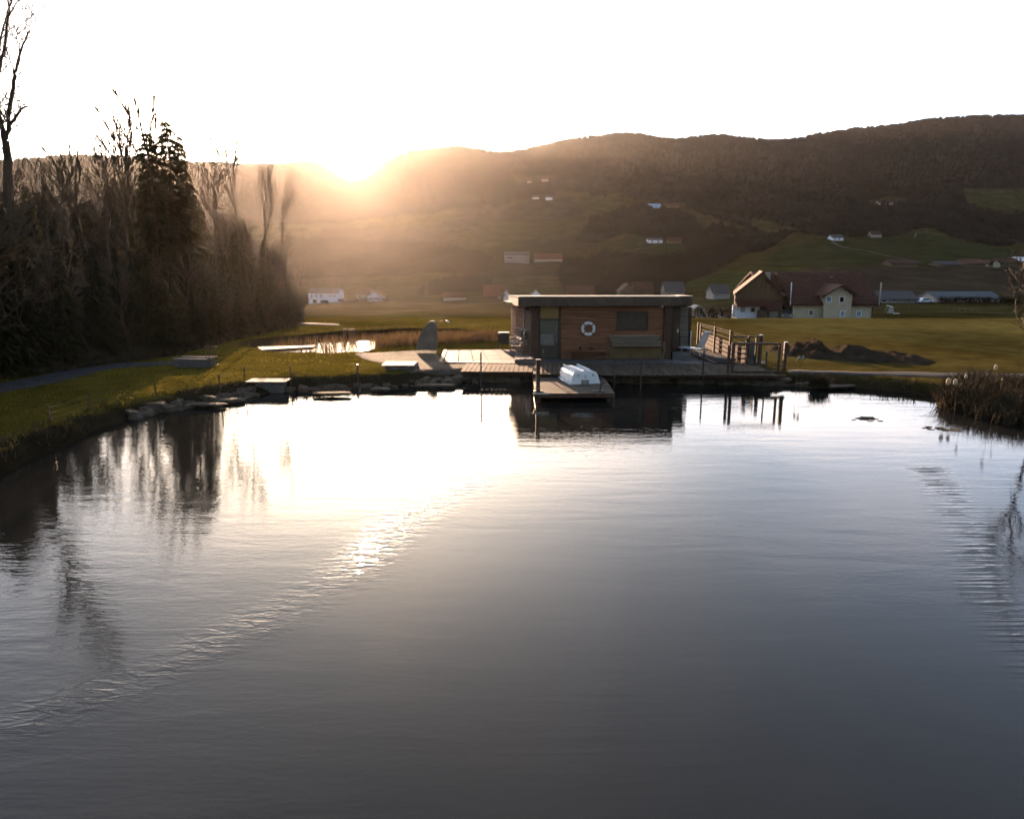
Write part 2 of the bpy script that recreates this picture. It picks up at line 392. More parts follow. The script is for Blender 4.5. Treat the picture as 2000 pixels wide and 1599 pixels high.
WOODS = [[(1100, 508), (1180, 500), (1300, 505), (1360, 500), (1420, 520), (1340, 552), (1300, 575), (1110, 578), (1090, 540)], [(1330, 470), (1400, 440), (1500, 455), (1560, 452), (1500, 490), (1450, 500), (1420, 520), (1350, 500)],
         [(560, 470), (800, 470), (960, 500), (950, 530), (800, 535), (560, 545)], [(880, 540), (960, 545), (960, 572), (820, 575)], [(1150, 430), (1250, 400), (1350, 420), (1380, 455), (1300, 470), (1220, 455), (1160, 480), (1120, 470)]]
FIELDS = [([(1575, 522), (2600, 522), (2600, 560), (1990, 580), (1720, 572), (1560, 545), (1530, 545)], PLOW), ([(870, 540), (1090, 540), (1110, 556), (1080, 562), (900, 552)], TAN), ([(560, 598), (700, 588), (990, 592), (700, 618), (560, 612)], TAN),
          ([(1340, 540), (1420, 528), (1560, 522), (1580, 530), (1420, 575), (1340, 560)], (.055, .064, .016)), ([(1640, 500), (1700, 497), (1780, 498), (1740, 503), (1640, 505)], PLOW), ([(1480, 560), (1720, 555), (1720, 600), (1430, 600)], PLOW),
          ([(1240, 462), (1340, 455), (1345, 500), (1240, 505), (1170, 500)], (.036, .044, .015)), ([(1540, 480), (1800, 455), (1990, 490), (1990, 512), (1600, 520), (1480, 510)], (.034, .042, .015)), ([(1350, 590), (1430, 600), (1430, 612), (1350, 600)], TAN),
          ([(0, 500), (2000, 380), (2000, 500), (0, 560)], None)]
def topx(x, y, z):
    dep = y * CP + (HCAM - z) * SP
    return 1000 + FPX * x / dep, 799.5 - FPX * ((z - HCAM) * CP + y * SP) / dep
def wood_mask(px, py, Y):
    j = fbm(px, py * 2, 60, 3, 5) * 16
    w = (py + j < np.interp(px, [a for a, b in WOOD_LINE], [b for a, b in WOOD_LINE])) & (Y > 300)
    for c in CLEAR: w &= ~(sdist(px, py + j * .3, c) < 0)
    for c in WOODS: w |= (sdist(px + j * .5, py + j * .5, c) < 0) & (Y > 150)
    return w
def ground_cols(x, y, z):
    c = np.zeros((len(x), 3)); c[:] = MEAD
    px, py = topx(x, np.maximum(y, 5), z)
    far = y > 60
    v = fbm(x, y, 60, 4, 21)[:, None]
    c = np.where(v > .12, np.array(MEADB), c)
    # parcels: strips of different crops on the slopes
    pid = np.floor(x / 70 + fbm(x, y, 200, 2, 8) * 2 + np.floor(y / 85) * .37) * 7.3 + np.floor(y / 85) * 3.1
    rr = np.sin(pid * 12.9898) * 43758.5; rr = rr - np.floor(rr)
    par = np.where(rr[:, None] < .35, np.array(MEADB), np.where(rr[:, None] < .6, np.array(PLOW) * .9, np.array(MEAD)))
    c = np.where((y > 260)[:, None], par, c)
    for poly, col in FIELDS:
        if col is None: continue
        c = np.where(((sdist(px, py, poly) < 0) & (y > 62))[:, None], np.array(col), c)
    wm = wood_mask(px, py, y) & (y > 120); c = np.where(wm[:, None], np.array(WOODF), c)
    d = np.full(len(x), 99.0); nr = (np.abs(x) < 45) & (y < 60) & (y > -30)
    d[nr] = np.minimum(sdist(x[nr], y[nr], POND), sdist(x[nr], y[nr], POND2))
    j = fbm(x, y, 2.2, 3, 31) * .9
    c = np.where((nr & (x < 8))[:, None], np.array(LAWN), c)
    c = np.where(((d + j) < .75)[:, None], np.array(BANK), c)
    return c
def col_attr(me, c):
    at = me.color_attributes.new('land', 'FLOAT_COLOR', 'POINT')
    at.data.foreach_set('color', np.hstack([c, np.ones((len(c), 1))]).astype(np.float32).ravel())
GROUND = mat('meadow ground', (.82, .82, .82), 1.0, .38, .9, .8, 3.5, c2=(1.0, .98, .9), spec=0, attr='land', detail=8, big=.09)
def grid_mesh(name, X, Y, Z):
    n, m = X.shape; V = np.stack([X, Y, Z], -1).reshape(-1, 3)
    i = np.arange(n - 1)[:, None] * m + np.arange(m - 1)[None]; F = np.stack([i, i + 1, i + m + 1, i + m], -1).reshape(-1, 4)
    me = np_mesh(name, V, F); me.polygons.foreach_set('use_smooth', np.ones(len(F), bool)); return me, V
xs = np.concatenate([[-1400, -800, -400, -220, -140, -100, -80, -70], np.arange(-60, -35, 1.0), np.arange(-35, 35, .27), np.arange(35, 61, 1.0), [70, 80, 100, 140, 220, 400, 800, 1400]])
ys = np.concatenate([[-1400, -700, -300, -150, -90, -60, -45], np.arange(-35, 8, .9), np.arange(8, 52.01, .22)])
X, Y = np.meshgrid(xs, ys); Z = Hn(X.ravel(), Y.ravel()).reshape(X.shape)
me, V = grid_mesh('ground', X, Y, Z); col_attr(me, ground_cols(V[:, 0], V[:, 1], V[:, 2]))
g1 = link_mesh('ground', me, GROUND); tag(g1, kind='structure')
us = np.concatenate([np.linspace(-6000, -1100, 30), np.linspace(-1000, 3000, 1050), np.linspace(3100, 8000, 30)])
yv = np.exp(np.linspace(math.log(51.5), math.log(1390), 420))
U, Yv = np.meshgrid(us, yv); Xv = (U - 1000) / FPX * (Yv * CP + HCAM * SP)
Zv = Hn(Xv.ravel(), Yv.ravel()).reshape(Xv.shape); Zv[0] -= .03
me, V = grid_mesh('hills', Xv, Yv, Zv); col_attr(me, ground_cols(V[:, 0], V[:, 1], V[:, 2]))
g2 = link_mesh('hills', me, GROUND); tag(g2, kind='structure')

# ------------------------------------------------------------------ water
def water_mat():
    m = bpy.data.materials.new('pond water'); m.use_nodes = True; nt = m.node_tree; n, l = nt.nodes, nt.links
    p = n['Principled BSDF']; p.inputs['Base Color'].default_value = (.008, .0085, .008, 1); p.inputs['Roughness'].default_value = .035
    p.inputs['IOR'].default_value = 1.333; p.inputs['Specular IOR Level'].default_value = .5
    t = n.new('ShaderNodeTexCoord')
    def wave(scale, stretch, rot, detail, rough=.5, dist=0):
        mp = n.new('ShaderNodeMapping'); mp.inputs['Scale'].default_value = stretch; mp.inputs['Rotation'].default_value = (0, 0, R(rot))
        l.new(t.outputs['Object'], mp.inputs[0]); z = n.new('ShaderNodeTexNoise'); z.inputs['Scale'].default_value = scale; z.inputs['Detail'].default_value = detail
        z.inputs['Roughness'].default_value = rough; z.inputs['Distortion'].default_value = dist
        l.new(mp.outputs[0], z.inputs['Vector']); return z.outputs['Fac']
    def mth(op, a, b, c=None):
        q = n.new('ShaderNodeMath'); q.operation = op
        for i, v in enumerate((a, b, c)):
            if v is None: continue
            if isinstance(v, (int, float)): q.inputs[i].default_value = v
            else: l.new(v, q.inputs[i])
        return q.outputs[0]
    a1 = n.new('ShaderNodeAttribute'); a1.attribute_name = 'ruffle'
    sc = n.new('ShaderNodeSeparateColor'); l.new(a1.outputs['Color'], sc.inputs[0])
    calm = mth('MULTIPLY', wave(1.5, (.35, 1.5, 1), 12, 2, .45, .4), mth('MULTIPLY', sc.outputs[2], .34))
    train = mth('MULTIPLY', mth('POWER', wave(3.6, (.16, 2.6, 1), -24, 2, .4, .3), 2.5), mth('MULTIPLY', sc.outputs[1], 1.6))
    ruf = mth('MULTIPLY', wave(5.5, (.5, 1.6, 1), 28, 2, .6, .8), sc.outputs[0])
    fine = mth('MULTIPLY', wave(9, (.5, 1.6, 1), 4, 2), mth('MULTIPLY', sc.outputs[2], .12))
    h = mth('ADD', mth('ADD', calm, train), mth('ADD', ruf, fine))
    bp = n.new('ShaderNodeBump'); bp.inputs['Strength'].default_value = 1.0; bp.inputs['Distance'].default_value = .05
    l.new(h, bp.inputs['Height']); l.new(bp.outputs[0], p.inputs['Normal'])
    return m
WATER = water_mat()
def band(x, y, pts, w):
    P = [GZ(a, b, 0)[:2] for a, b in pts]; d = np.full(x.shape, 1e9); T = np.zeros(x.shape)
    for i in range(len(P) - 1):
        ax, ay = P[i]; bx, by = P[i + 1]; ex, ey = bx - ax, by - ay
        t = np.clip(((x - ax) * ex + (y - ay) * ey) / (ex*ex + ey*ey), 0, 1)
        dd = np.hypot(x - ax - t * ex, y - ay - t * ey) / (w[i] * (1 - t) + w[i + 1] * t); d = np.minimum(d, dd)
    return np.exp(-d ** 2 * 1.6)
xs = np.arange(-30, 34, .3); ys = np.arange(-24, 34, .3); X, Y = np.meshgrid(xs, ys)
me, V = grid_mesh('water', X, Y, X * 0)
x, y = V[:, 0], V[:, 1]
b1 = band(x, y, [(960, 920), (870, 965), (760, 1040), (640, 1150), (470, 1230), (300, 1310), (30, 1420)], [1.0, .9, .7, .75, .6, .6, .6]) * (1 + fbm(x, y, 2.5, 3, 2) * 1.2)
b2 = band(x, y, [(1820, 920), (1870, 1000), (1920, 1110), (1980, 1220), (2080, 1330)], [.5, .5, .45, .45, .5])
shelter = np.clip(1.1 + fbm(x, y, 9, 3, 6) * 1.6, .15, 2)
train = np.clip(fbm(x, y, 7, 2, 14) * 2.2 + .25, 0, 1) * np.clip((x + 2) / 8, .15, 1)
ruf = np.clip(b1, 0, 2) * (.02 + .32 * np.clip((21 - y) / 11, 0, 1))
cal = shelter * .26
trn = train * .14 + b2 * .30
at = me.color_attributes.new('ruffle', 'FLOAT_COLOR', 'POINT')
at.data.foreach_set('color', np.stack([ruf, trn, cal, np.ones_like(x)], -1).astype(np.float32).ravel())
w1 = link_mesh('water', me, WATER); tag(w1, kind='structure')
x0, x1 = min(p[0] for p in POND2) - 1, max(p[0] for p in POND2) + 1; y0, y1 = 36.5, max(p[1] for p in POND2) + 1
X, Y = np.meshgrid(np.arange(x0, x1, .3), np.arange(34.2, y1, .3)); me, V = grid_mesh('water', X, Y, X * 0 + .001)
at = me.color_attributes.new('ruffle', 'FLOAT_COLOR', 'POINT'); at.data.foreach_set('color', np.tile(np.array([0, .1, .3, 1], np.float32), len(V)))
w2 = link_mesh('water', me, WATER); tag(w2, kind='structure')

# ------------------------------------------------------------------ draped ground patches
def patch(name, pxs, m, lift=.02, cell=.35, jit=.12, world=False):
    P = [tuple(G(a, b)[:2]) for a, b in pxs] if not world else pxs
    x0, x1 = min(p[0] for p in P) - cell, max(p[0] for p in P) + cell; y0, y1 = min(p[1] for p in P) - cell, max(p[1] for p in P) + cell
    X, Y = np.meshgrid(np.arange(x0, x1, cell), np.arange(y0, y1, cell)); n, mm = X.shape
    D = sdist(X.ravel(), Y.ravel(), P) + fbm(X.ravel(), Y.ravel(), 1.2, 3, 77) * jit * 2
    Z = Hn(X.ravel(), Y.ravel()) + lift - np.clip(D + .1, 0, 1) * .4
    V = np.stack([X.ravel(), Y.ravel(), Z], -1); i = (np.arange(n - 1)[:, None] * mm + np.arange(mm - 1)[None])
    F = np.stack([i, i + 1, i + mm + 1, i + mm], -1).reshape(-1, 4); F = F[(D[F] < cell * .8).any(1)]
    me = np_mesh(name, V, F); me.polygons.foreach_set('use_smooth', np.ones(len(F), bool)); o = link_mesh(name, me, m); tag(o, kind='structure'); return o
patch('path', [(-200, 815), (0, 768), (120, 745), (225, 719), (350, 712), (340, 706), (215, 708), (100, 728), (0, 748), (-200, 790)], ASPH, .03, .3, .05)
patch('sand', [(690, 690), (850, 684), (870, 712), (1040, 712), (1040, 722), (940, 729), (860, 733), (800, 728), (750, 712), (720, 704)], GRAVEL, .03, .2, .12)
patch('path', [(1540, 722), (1640, 725), (1800, 727), (2100, 731), (2300, 735), (2300, 747), (2000, 740), (1800, 736), (1640, 733), (1540, 731)], ASPH, .04, .3, .03)
patch('path', [(1312, 686), (1360, 684), (1440, 690), (1500, 706), (1500, 712), (1312, 712)], ASPH, .03, .25, .03)
patch('field_track', [(1355, 604), (1440, 612), (1440, 622), (1355, 613)], GRAVEL, .1, 1.0, .1)
patch('path', [(545, 630), (660, 633), (660, 636), (545, 634)], GRAVEL, .08, .5, .05)
def strip(name, pts, w, m, lift=.5):
    P = [G(a, b, lift) for a, b in pts]; Q = []
    for i in range(len(P) - 1):
        for k in range(8): 
            p = P[i].lerp(P[i + 1], k / 8); p.z = H1(p.x, p.y) + lift; Q.append(p)
    Q.append(P[-1]); mb = MB(); b = 0
    for i, p in enumerate(Q):
        t = (Q[min(i + 1, len(Q) - 1)] - Q[max(0, i - 1)]).normalized(); s = Vector((-t.y, t.x, 0)) * w / 2
        mb.v += [tuple(p - s), tuple(p + s)]
        if i: mb.f.append([2*i - 2, 2*i - 1, 2*i + 1, 2*i])
    o = mb.build(name, m); tag(o, kind='structure'); return o
strip('road', [(1625, 474), (1680, 490), (1740, 503), (1800, 514), (1860, 518)], 1.6, GRAVEL)
strip('road', [(1180, 496), (1240, 490), (1290, 478), (1320, 472)], 1.6, GRAVEL)
strip('road', [(1750, 463), (1790, 457), (1830, 453)], 1.6, GRAVEL)
strip('road', [(600, 593), (700, 592), (780, 588)], 2.2, GRAVEL, .3)
strip('road', [(1720, 608), (1840, 611), (1960, 612)], 0.5, GRAVEL, .1)

# ------------------------------------------------------------------ hillside woodland: thousands of crowns as one mass
def far_woods():
    rng = np.random.default_rng(3)
    n = 95000; yy = 160 + (1120 - 160) * rng.random(n) ** .75; uu = rng.uniform(-1.25, 1.25, n); xx = uu * yy
    zz = Hn(xx, yy); px, py = topx(xx, yy, zz)
    keep = wood_mask(px, py, yy) | ((yy > 985) & (yy < 1060))
    keep &= (px > -250) & (px < 2350)
    # the dip carved into the ridge for the sun's glare stays low
    xx, yy, zz, px, py = [a[keep] for a in (xx, yy, zz, px, py)]
    n = len(xx); hh = rng.uniform(2.8, 4.8, n) * np.where(yy < 500, .95, 1.0) * (1 + fbm(xx, yy, 40, 2, 3) * .6)
    con = rng.random(n) < .45
    rr = np.where(con, hh * rng.uniform(.22, .32, n), hh * rng.uniform(.36, .55, n))
    ph = rng.uniform(0, 6.28, n)
    V = []; F = []
    prof_c = [(.0, .9), (.3, .8), (.7, .35), (1.0, 0.02)]; prof_d = [(.05, .6), (.4, 1.0), (.8, .7), (1.0, .12)]
    S = 5; off = 0
    for sel, prof in ((con, prof_c), (~con, prof_d)):
        x, y, z, h, r, p = [a[sel] for a in (xx, yy, zz, hh, rr, ph)]; m = len(x); K = len(prof)
        vv = np.zeros((m, K, S, 3))
        for k_, (t, q) in enumerate(prof):
            for s_ in range(S):
                jj = 1 + rng.uniform(-.32, .32, m); a = p + s_ * 2 * math.pi / S + k_ * .5
                vv[:, k_, s_, 0] = x + np.cos(a) * r * q * jj; vv[:, k_, s_, 1] = y + np.sin(a) * r * q * jj
                vv[:, k_, s_, 2] = z - .4 + (h + .4) * np.clip(t + rng.uniform(-.07, .07, m) * (q > .1), 0, 1.05)
        base = off + np.arange(m)[:, None] * (K * S); loc = []
        for k_ in range(K - 1):
            for s_ in range(S):
                s2 = (s_ + 1) % S; loc.append([k_*S + s_, k_*S + s2, (k_+1)*S + s2, (k_+1)*S + s_])
        loc = np.array(loc); F.append((base[:, :, None] + loc[None]).reshape(-1, 4)); V.append(vv.reshape(-1, 3)); off += m * K * S
    me = np_mesh('woodland', np.vstack(V), np.vstack(F))
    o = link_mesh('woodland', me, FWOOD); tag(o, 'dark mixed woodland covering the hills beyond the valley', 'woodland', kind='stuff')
far_woods()

# ------------------------------------------------------------------ near trees
def bare_mesh(seed, h=10, r=.13, spread=.5, first=.25, levels=4, nb=13, up=.35, rmin=.016):
    rnd = random.Random(seed); tk, br = MB(), MB()
    def limb(mb, p, d, L, r0, lev, n):
        pts = [p]; rad = [r0]; seg = 7 if lev == 0 else (5 if lev == 1 else 3); q = p.copy(); dd = d.copy()
        for i in range(seg):
            dd = (dd + Vector((rnd.gauss(0, .10 if rmin < .02 or lev else .035), rnd.gauss(0, .10 if rmin < .02 or lev else .035), rnd.gauss(0, .05) + (up * .12 if lev else .02)))).normalized()
            q = q + dd * L / seg; pts.append(q.copy()); rad.append(max(rmin, r0 * (1 - (i + 1) / seg * .82)))
        mb.tube(pts, rad, 6 if lev == 0 else (4 if lev == 1 else 3), cap=lev == 0)
        if lev >= levels - 1: return
        cnt = nb if lev == 0 else (6 if lev == 1 else 4)
        for i in range(cnt):
            t = (first if lev == 0 else .2) + (1 - (first if lev == 0 else .2)) * (i + rnd.random()) / cnt * .97
            f = t * seg; k = min(int(f), seg - 1); pp = pts[k].lerp(pts[k + 1], f - k)
            a = rnd.uniform(0, 6.28); base = (pts[k + 1] - pts[k]).normalized(); o = base.orthogonal(); o.rotate(Matrix.Rotation(a, 3, base))
            nd = (base * (1 - spread * .5) + o * spread * rnd.uniform(.7, 1.3) + Vector((0, 0, up * .5))).normalized()
            limb(br, pp, nd, L * rnd.uniform(.28, .5) * (1.15 - t * .6), rad[k] * rnd.uniform(.4, .6), lev + 1, n)
    limb(tk, Vector((0, 0, -.2)), Vector((rnd.gauss(0, .04), rnd.gauss(0, .04), 1)).normalized(), h, r, 0, 0)
    return tk.mesh('trunk'), br.mesh('crown')
def conifer_mesh(seed, h=10, w=2.2, dens=1.0):
    rnd = random.Random(seed); tk, cr = MB(), MB()
    tk.tube([(0, 0, -.3), (0, 0, h * .5), (0, 0, h)], [h * .014 + .03, h * .009, .02], 6)
    z = h * .06
    while z < h * .985:
        t = z / h; rad = w * (1 - t) ** .85 * rnd.uniform(.75, 1.15) + .12
        nb = int((11 if t < .6 else 8) * dens)
        for i in range(nb):
            a = rnd.uniform(0, 6.28); L = rad * rnd.uniform(.6, 1.15); droop = rnd.uniform(.05, .38)
            ca, sa = math.cos(a), math.sin(a); px_ = Vector((-sa, ca, 0)); steps = max(2, int(L / .42))
            z_b = z; z += rnd.uniform(-.35, .35) * (1 - t); last = Vector((0, 0, z))
            for k in range(1, steps + 1):
                s = k / steps; c = Vector((ca * L * s, sa * L * s, z - droop * L * s ** 1.4 + .10 * math.sin(s * 3)))
                wd = (.42 * (1 - s * .6)) * rnd.uniform(.7, 1.3) * (.5 + .5 * min(1, L))
                for q in (-1, 1):
                    tip = c + px_ * q * wd + Vector((ca, sa, 0)) * rnd.uniform(.02, .25) + Vector((0, 0, -rnd.uniform(.03, .28)))
                    cr.face([last, c + Vector((0, 0, .02)), tip]) ; cr.face([last.lerp(c, .5), tip + Vector((0, 0, -rnd.uniform(.05, .22))), c])
                last = c
            z = z_b
            cr.face([last + px_ * .06, last - px_ * .06, last + Vector((ca, sa, -.15)) * .3])
        z += h * .021 * rnd.uniform(.7, 1.3) + .05
    return tk.mesh('trunk'), cr.mesh('crown')
BARE = [bare_mesh(s, 10, .15, sp, fi, 4, nb) for s, sp, fi, nb in ((1, .45, .25, 13), (2, .6, .2, 15), (3, .35, .3, 12), (4, .7, .22, 14))]
CONI = [conifer_mesh(s, 10, w_) for s, w_ in ((11, 2.1), (12, 1.7), (13, 2.5), (14, 1.9))]
for a, b in BARE: a.materials.append(BARK); b.materials.append(TWIG)
for a, b in CONI: a.materials.append(BARK); b.materials.append(NEEDLE)
SKYT = [bare_mesh(31, 10, .10, .34, .55, 4, 8, .5, .025), bare_mesh(32, 10, .12, .5, .6, 4, 6, .5, .025), bare_mesh(33, 10, .09, .2, .6, 3, 6, .6, .03), bare_mesh(34, 10, .11, .6, .6, 4, 6, .3, .025)]
for a, b in SKYT: a.materials.append(BARK); b.materials.append(TWIG)
def put_tree(kind, x, y, h, label, group, seed=0, wide=1.0, z=None):
    rnd = random.Random(seed * 31 + 5); lib = CONI if kind == 'conifer' else (SKYT if kind == 'sky' else BARE); a, b = lib[seed % len(lib)]
    t = thing('conifer_tree' if kind == 'conifer' else 'bare_tree', label, 'tree', (x, y, (H1(x, y) if z is None else z) - .05), rnd.uniform(0, 6.28), group)
    s = h / (10.0 if kind == 'conifer' else 11.8); t.scale = (s * wide, s * wide, s)
    link_mesh('trunk', a, None, t); link_mesh('crown', b, None, t); return t
EDGE = [(-350, 800), (-150, 768), (0, 738), (200, 712), (340, 693), (420, 672), (550, 642), (600, 628)]
TOP = [(-400, 250), (-100, 300), (0, 345), (60, 372), (110, 390), (150, 358), (200, 392), (260, 352), (310, 340), (350, 350), (400, 385), (440, 405), (500, 430), (560, 480), (600, 530)]
def eb(px): return float(np.interp(px, [a for a, b in EDGE], [b for a, b in EDGE]))
def tp(px): return float(np.interp(px, [a for a, b in TOP], [b for a, b in TOP]))
rnd = random.Random(5); k = 0
LOWTOP = [(-400, 240), (-60, 290), (10, 345), (70, 400), (140, 470), (220, 500), (340, 505), (460, 520), (560, 560), (600, 590)]
CL = 'dark conifer standing in the dense wood beside the lawn'; BL_ = 'leafless tree with fine brown twigs in the wood beside the lawn'
def woodtree(P2, top, con):
    global k
    z = H1(P2.x, P2.y); h = Zat(top, P2.y) - z
    if con: put_tree('conifer', P2.x, P2.y, max(h, 2.5), CL, 'conifers of the wood', k, 1.0)
    else: put_tree('bare', P2.x, P2.y, max(h * 1.08, 2.5), BL_, 'leafless trees of the wood', k, 1.15)
    k += 1
for row in range(4):
    px = -330 + row * 11
    while px < 570 - row * 8:
        e = G(px, eb(px)); d = Vector((e.x, e.y)).normalized(); dist = row * rnd.uniform(2.4, 3.8) + rnd.uniform(.3, 1.2)
        P2 = Vector((e.x, e.y)) + d * dist; ppx, _ = topx(P2.x, P2.y, .4)
        lt = float(np.interp(ppx, [q[0] for q in LOWTOP], [q[1] for q in LOWTOP]))
        woodtree(P2, lt + rnd.uniform(-25, 40) + (30 if row == 0 else 0), rnd.random() < (.6 if px < 380 else .4)); px += rnd.uniform(28, 44)
for Yr in (76, 86, 97, 108):
    px = 20
    while px < 575:
        X_ = Xat(px, Yr, -2); P2 = Vector((X_, Yr + rnd.uniform(-4, 4)))
        woodtree(P2, tp(px) + rnd.uniform(-4, 30), rnd.random() < .6); px += rnd.uniform(17, 27)
# the ones that stand clear against the sky
def tall(kind, px, py_top, Y, label, seed, wide=1.0, pxb=None):
    zt = Zat(py_top, Y); X_ = Xat(px, Y, zt); z = H1(X_, Y); return put_tree(kind, X_, Y, zt - z, label, None, seed, wide, z)
tall('conifer', 322, 226, 47, 'tall spruce whose ragged top stands highest over the dark wood', 2, 1.0)
tall('conifer', 284, 250, 46, 'bushy spruce top just beside the tallest spruce, slightly lower', 0, 1.05)
tall('conifer', 350, 262, 49, 'sparse narrow spruce leaning out from behind the tallest spruce', 1, .7)
tall('sky', 311, 158, 50, 'very tall thin leafless tree rising above the spruces', 2, 1.0)
tall('sky', 216, 205, 48, 'leafless tree with upright branches standing above the wood before the spruces', 0, .8)
tall('sky', 236, 228, 50, 'slim leafless tree with a forked crown close before the spruces', 1, .9)
tall('sky', 262, 190, 52, 'slender pole-like leafless tree between the forked tree and the spruces', 2, .9)
tall('sky', 392, 235, 50, 'leafless tree with a wide open fork just past the spruces', 3, .9)
tall('sky', 430, 285, 52, 'low leafless tree with spiky twigs past the wide fork', 1, .8)
tall('sky', 466, 248, 54, 'thin straight leafless tree near the bright sun glow', 2, .9)
tall('sky', 500, 285, 55, 'small leafless tree with few twigs nearest the sun glow', 0, .8)
tall('sky', 535, 318, 56, 'leaning leafless sapling at the end of the wood', 3, .7)
for i, (a, b) in enumerate(((95, 285), (130, 278), (165, 270), (60, 296), (185, 262))):
    tall('sky', a, b, 45 + i * 1.5, ['feathery leafless tree in the gap between the big forked tree and the wood', 'round-headed leafless tree with dense twigs above the conifers', 'broad leafless tree with fine twigs before the upright one',
         'short leafless tree next to the big forked tree', 'leafless tree with a thin uneven crown above the wood'][i], i, 1.1)
# big forked tree at the frame edge, traced limbs with depth of their own
def limb_tree(name, label, px_lines, Y, base, seed, rmul=1.0, twigs=9):
    rnd = random.Random(seed); t = thing(name, label, 'tree', base); tk, cr = MB(), MB()
    def to(p, Yo): 
        q = PT(p[0], p[1], Y + Yo); return q - Vector(base)
    def twig(p, d, L, r, lev):
        pts = [p]; q = p.copy(); dd = d.copy(); rad = [r]
        for i in range(4):
            dd = (dd + Vector((rnd.gauss(0, .18), rnd.gauss(0, .18), rnd.gauss(.06, .12)))).normalized(); q = q + dd * L / 4; pts.append(q.copy()); rad.append(max(.011, r * (1 - .2 * (i + 1))))
            if lev < 2 and rnd.random() < .8:
                o = Vector((rnd.gauss(0, 1), rnd.gauss(0, 1), rnd.gauss(.2, .6))).normalized(); twig(q.copy(), (dd * .7 + o * .7).normalized(), L * .5, r * .6, lev + 1)
        cr.tube(pts, rad, 3, cap=False)
    for li, (r0, r1, yo, pts) in enumerate(px_lines):
        W = [to(p, yo[0] + (yo[1] - yo[0]) * i / (len(pts) - 1)) for i, p in enumerate(pts)]
        rad = [(r0 + (r1 - r0) * i / (len(W) - 1)) * rmul for i in range(len(W))]
        W2, R2 = [], []
        for i in range(len(W) - 1):
            for k_ in range(3):
                f = k_ / 3; W2.append(W[i].lerp(W[i + 1], f) + Vector((rnd.gauss(0, .02 if r0 < .11 else .006), rnd.gauss(0, .03), 0))); R2.append(rad[i] * (1 - f) + rad[i + 1] * f)
        W2.append(W[-1]); R2.append(rad[-1]); (tk if li == 0 else cr).tube(W2, R2, 7 if r0 > .08 else 4)
        for _ in range(twigs if li else 2):
            i = rnd.randrange(1, len(W2)); d = (W2[i] - W2[i - 1]).normalized(); o = Vector((rnd.gauss(0, 1), rnd.gauss(0, 1), rnd.gauss(.2, .5))).normalized()
            twig(W2[i], (d * .8 + o * .7).normalized(), rnd.uniform(.5, 1.5), max(.016, R2[i] * .35), 0)
    tk.build('trunk', BARK, t); cr.build('crown', TWIG, t); return t
S_ = 3.2
def zz_(*pts): return [(a / S_, b / S_) for a, b in pts]
bt = G(16, 735); Yb = 33.5; bt = Vector((Xat(18, Yb, .45), Yb, H1(Xat(18, Yb, .45), Yb) - .1))
limb_tree('bare_tree', 'big leafless tree forking into several stems at the frame edge above dark conifers', [
    (.24, .15, (0, 0), [(18, 740), (15, 500), (14, 310), (11, 275)]),
    (.12, .08, (0, -1.0), [(11, 275), (4, 245), (-6, 215), (-20, 180)]),
    (.10, .025, (0, 1.2), [(12, 272), (18, 245), (26, 236), (40, 213), (52, 208), (64, 207)]),
    (.10, .03, (0, .6), [(15, 255), (18, 215), (25, 170), (28, 150), (30, 138), (39, 103), (48, 80), (58, 60)]),
    (.03, .012, (.4, 1.5), [(27, 141), (20, 118), (12, 98), (8, 80)]),
    (.03, .012, (.6, -.4), [(39, 103), (35, 80), (33, 60), (37, 30)]),
    (.06, .015, (0, -1), [(8, 230), (-4, 205), (-10, 170)])], Yb, bt, 8, 1.0, 11)
Yc = 48.0; bc = Vector((Xat(-45, Yc, .45), Yc, H1(Xat(-45, Yc, .45), Yc) - .1))
limb_tree('bare_tree', 'leafless tree whose upper twigs hang into the top corner of the frame', [
    (.22, .13, (0, 0), [(-45, 668), (-38, 500), (-22, 260), (-6, 150)]),
    (.10, .03, (0, .5), [(-6, 150), (2, 125), (8, 95), (12, 65), (14, 35), (22, 5), (30, -40)]),
    (.08, .02, (0, -.6), [(-8, 165), (0, 78), (10, 40), (16, 15), (12, -30)]),
    (.04, .012, (.5, 1.2), [(14, 35), (24, 20), (34, 2), (46, -25)])], Yc, bc, 12, 1.25, 14)
# tree just outside the frame that mirrors in the pond
tr = GZ(2024, 812, .4); limb_tree('bare_tree', 'leafless tree on the bank outside the frame mirrored in the pond by the sedge', [
    (.08, .05, (0, 0), [(2024, 806), (2026, 720), (2032, 650)]), (.04, .015, (0, .4), [(2032, 650), (2050, 600), (2070, 540), (2082, 500)]),
    (.035, .015, (0, -.4), [(2032, 655), (2024, 600), (2036, 540), (2034, 500)]), (.03, .015, (0, .5), [(2030, 680), (2056, 640), (2090, 600), (2110, 570)]), (.03, .015, (0, -.5), [(2028, 690), (2016, 640), (2004, 590), (2010, 560)])], tr.y, tr, 21, .9, 8)
for i, (a, t_, Y_) in enumerate(((-190, 330, 20.5), (-215, 300, 23.5), (-290, 290, 18))):
    X_ = Xat(a, Y_, .5); put_tree('conifer', X_, Y_, Zat(t_, Y_) - .4, 'dark conifer outside the frame mirrored at the edge of the pond', 'conifers beside the pond', i, 1.0)
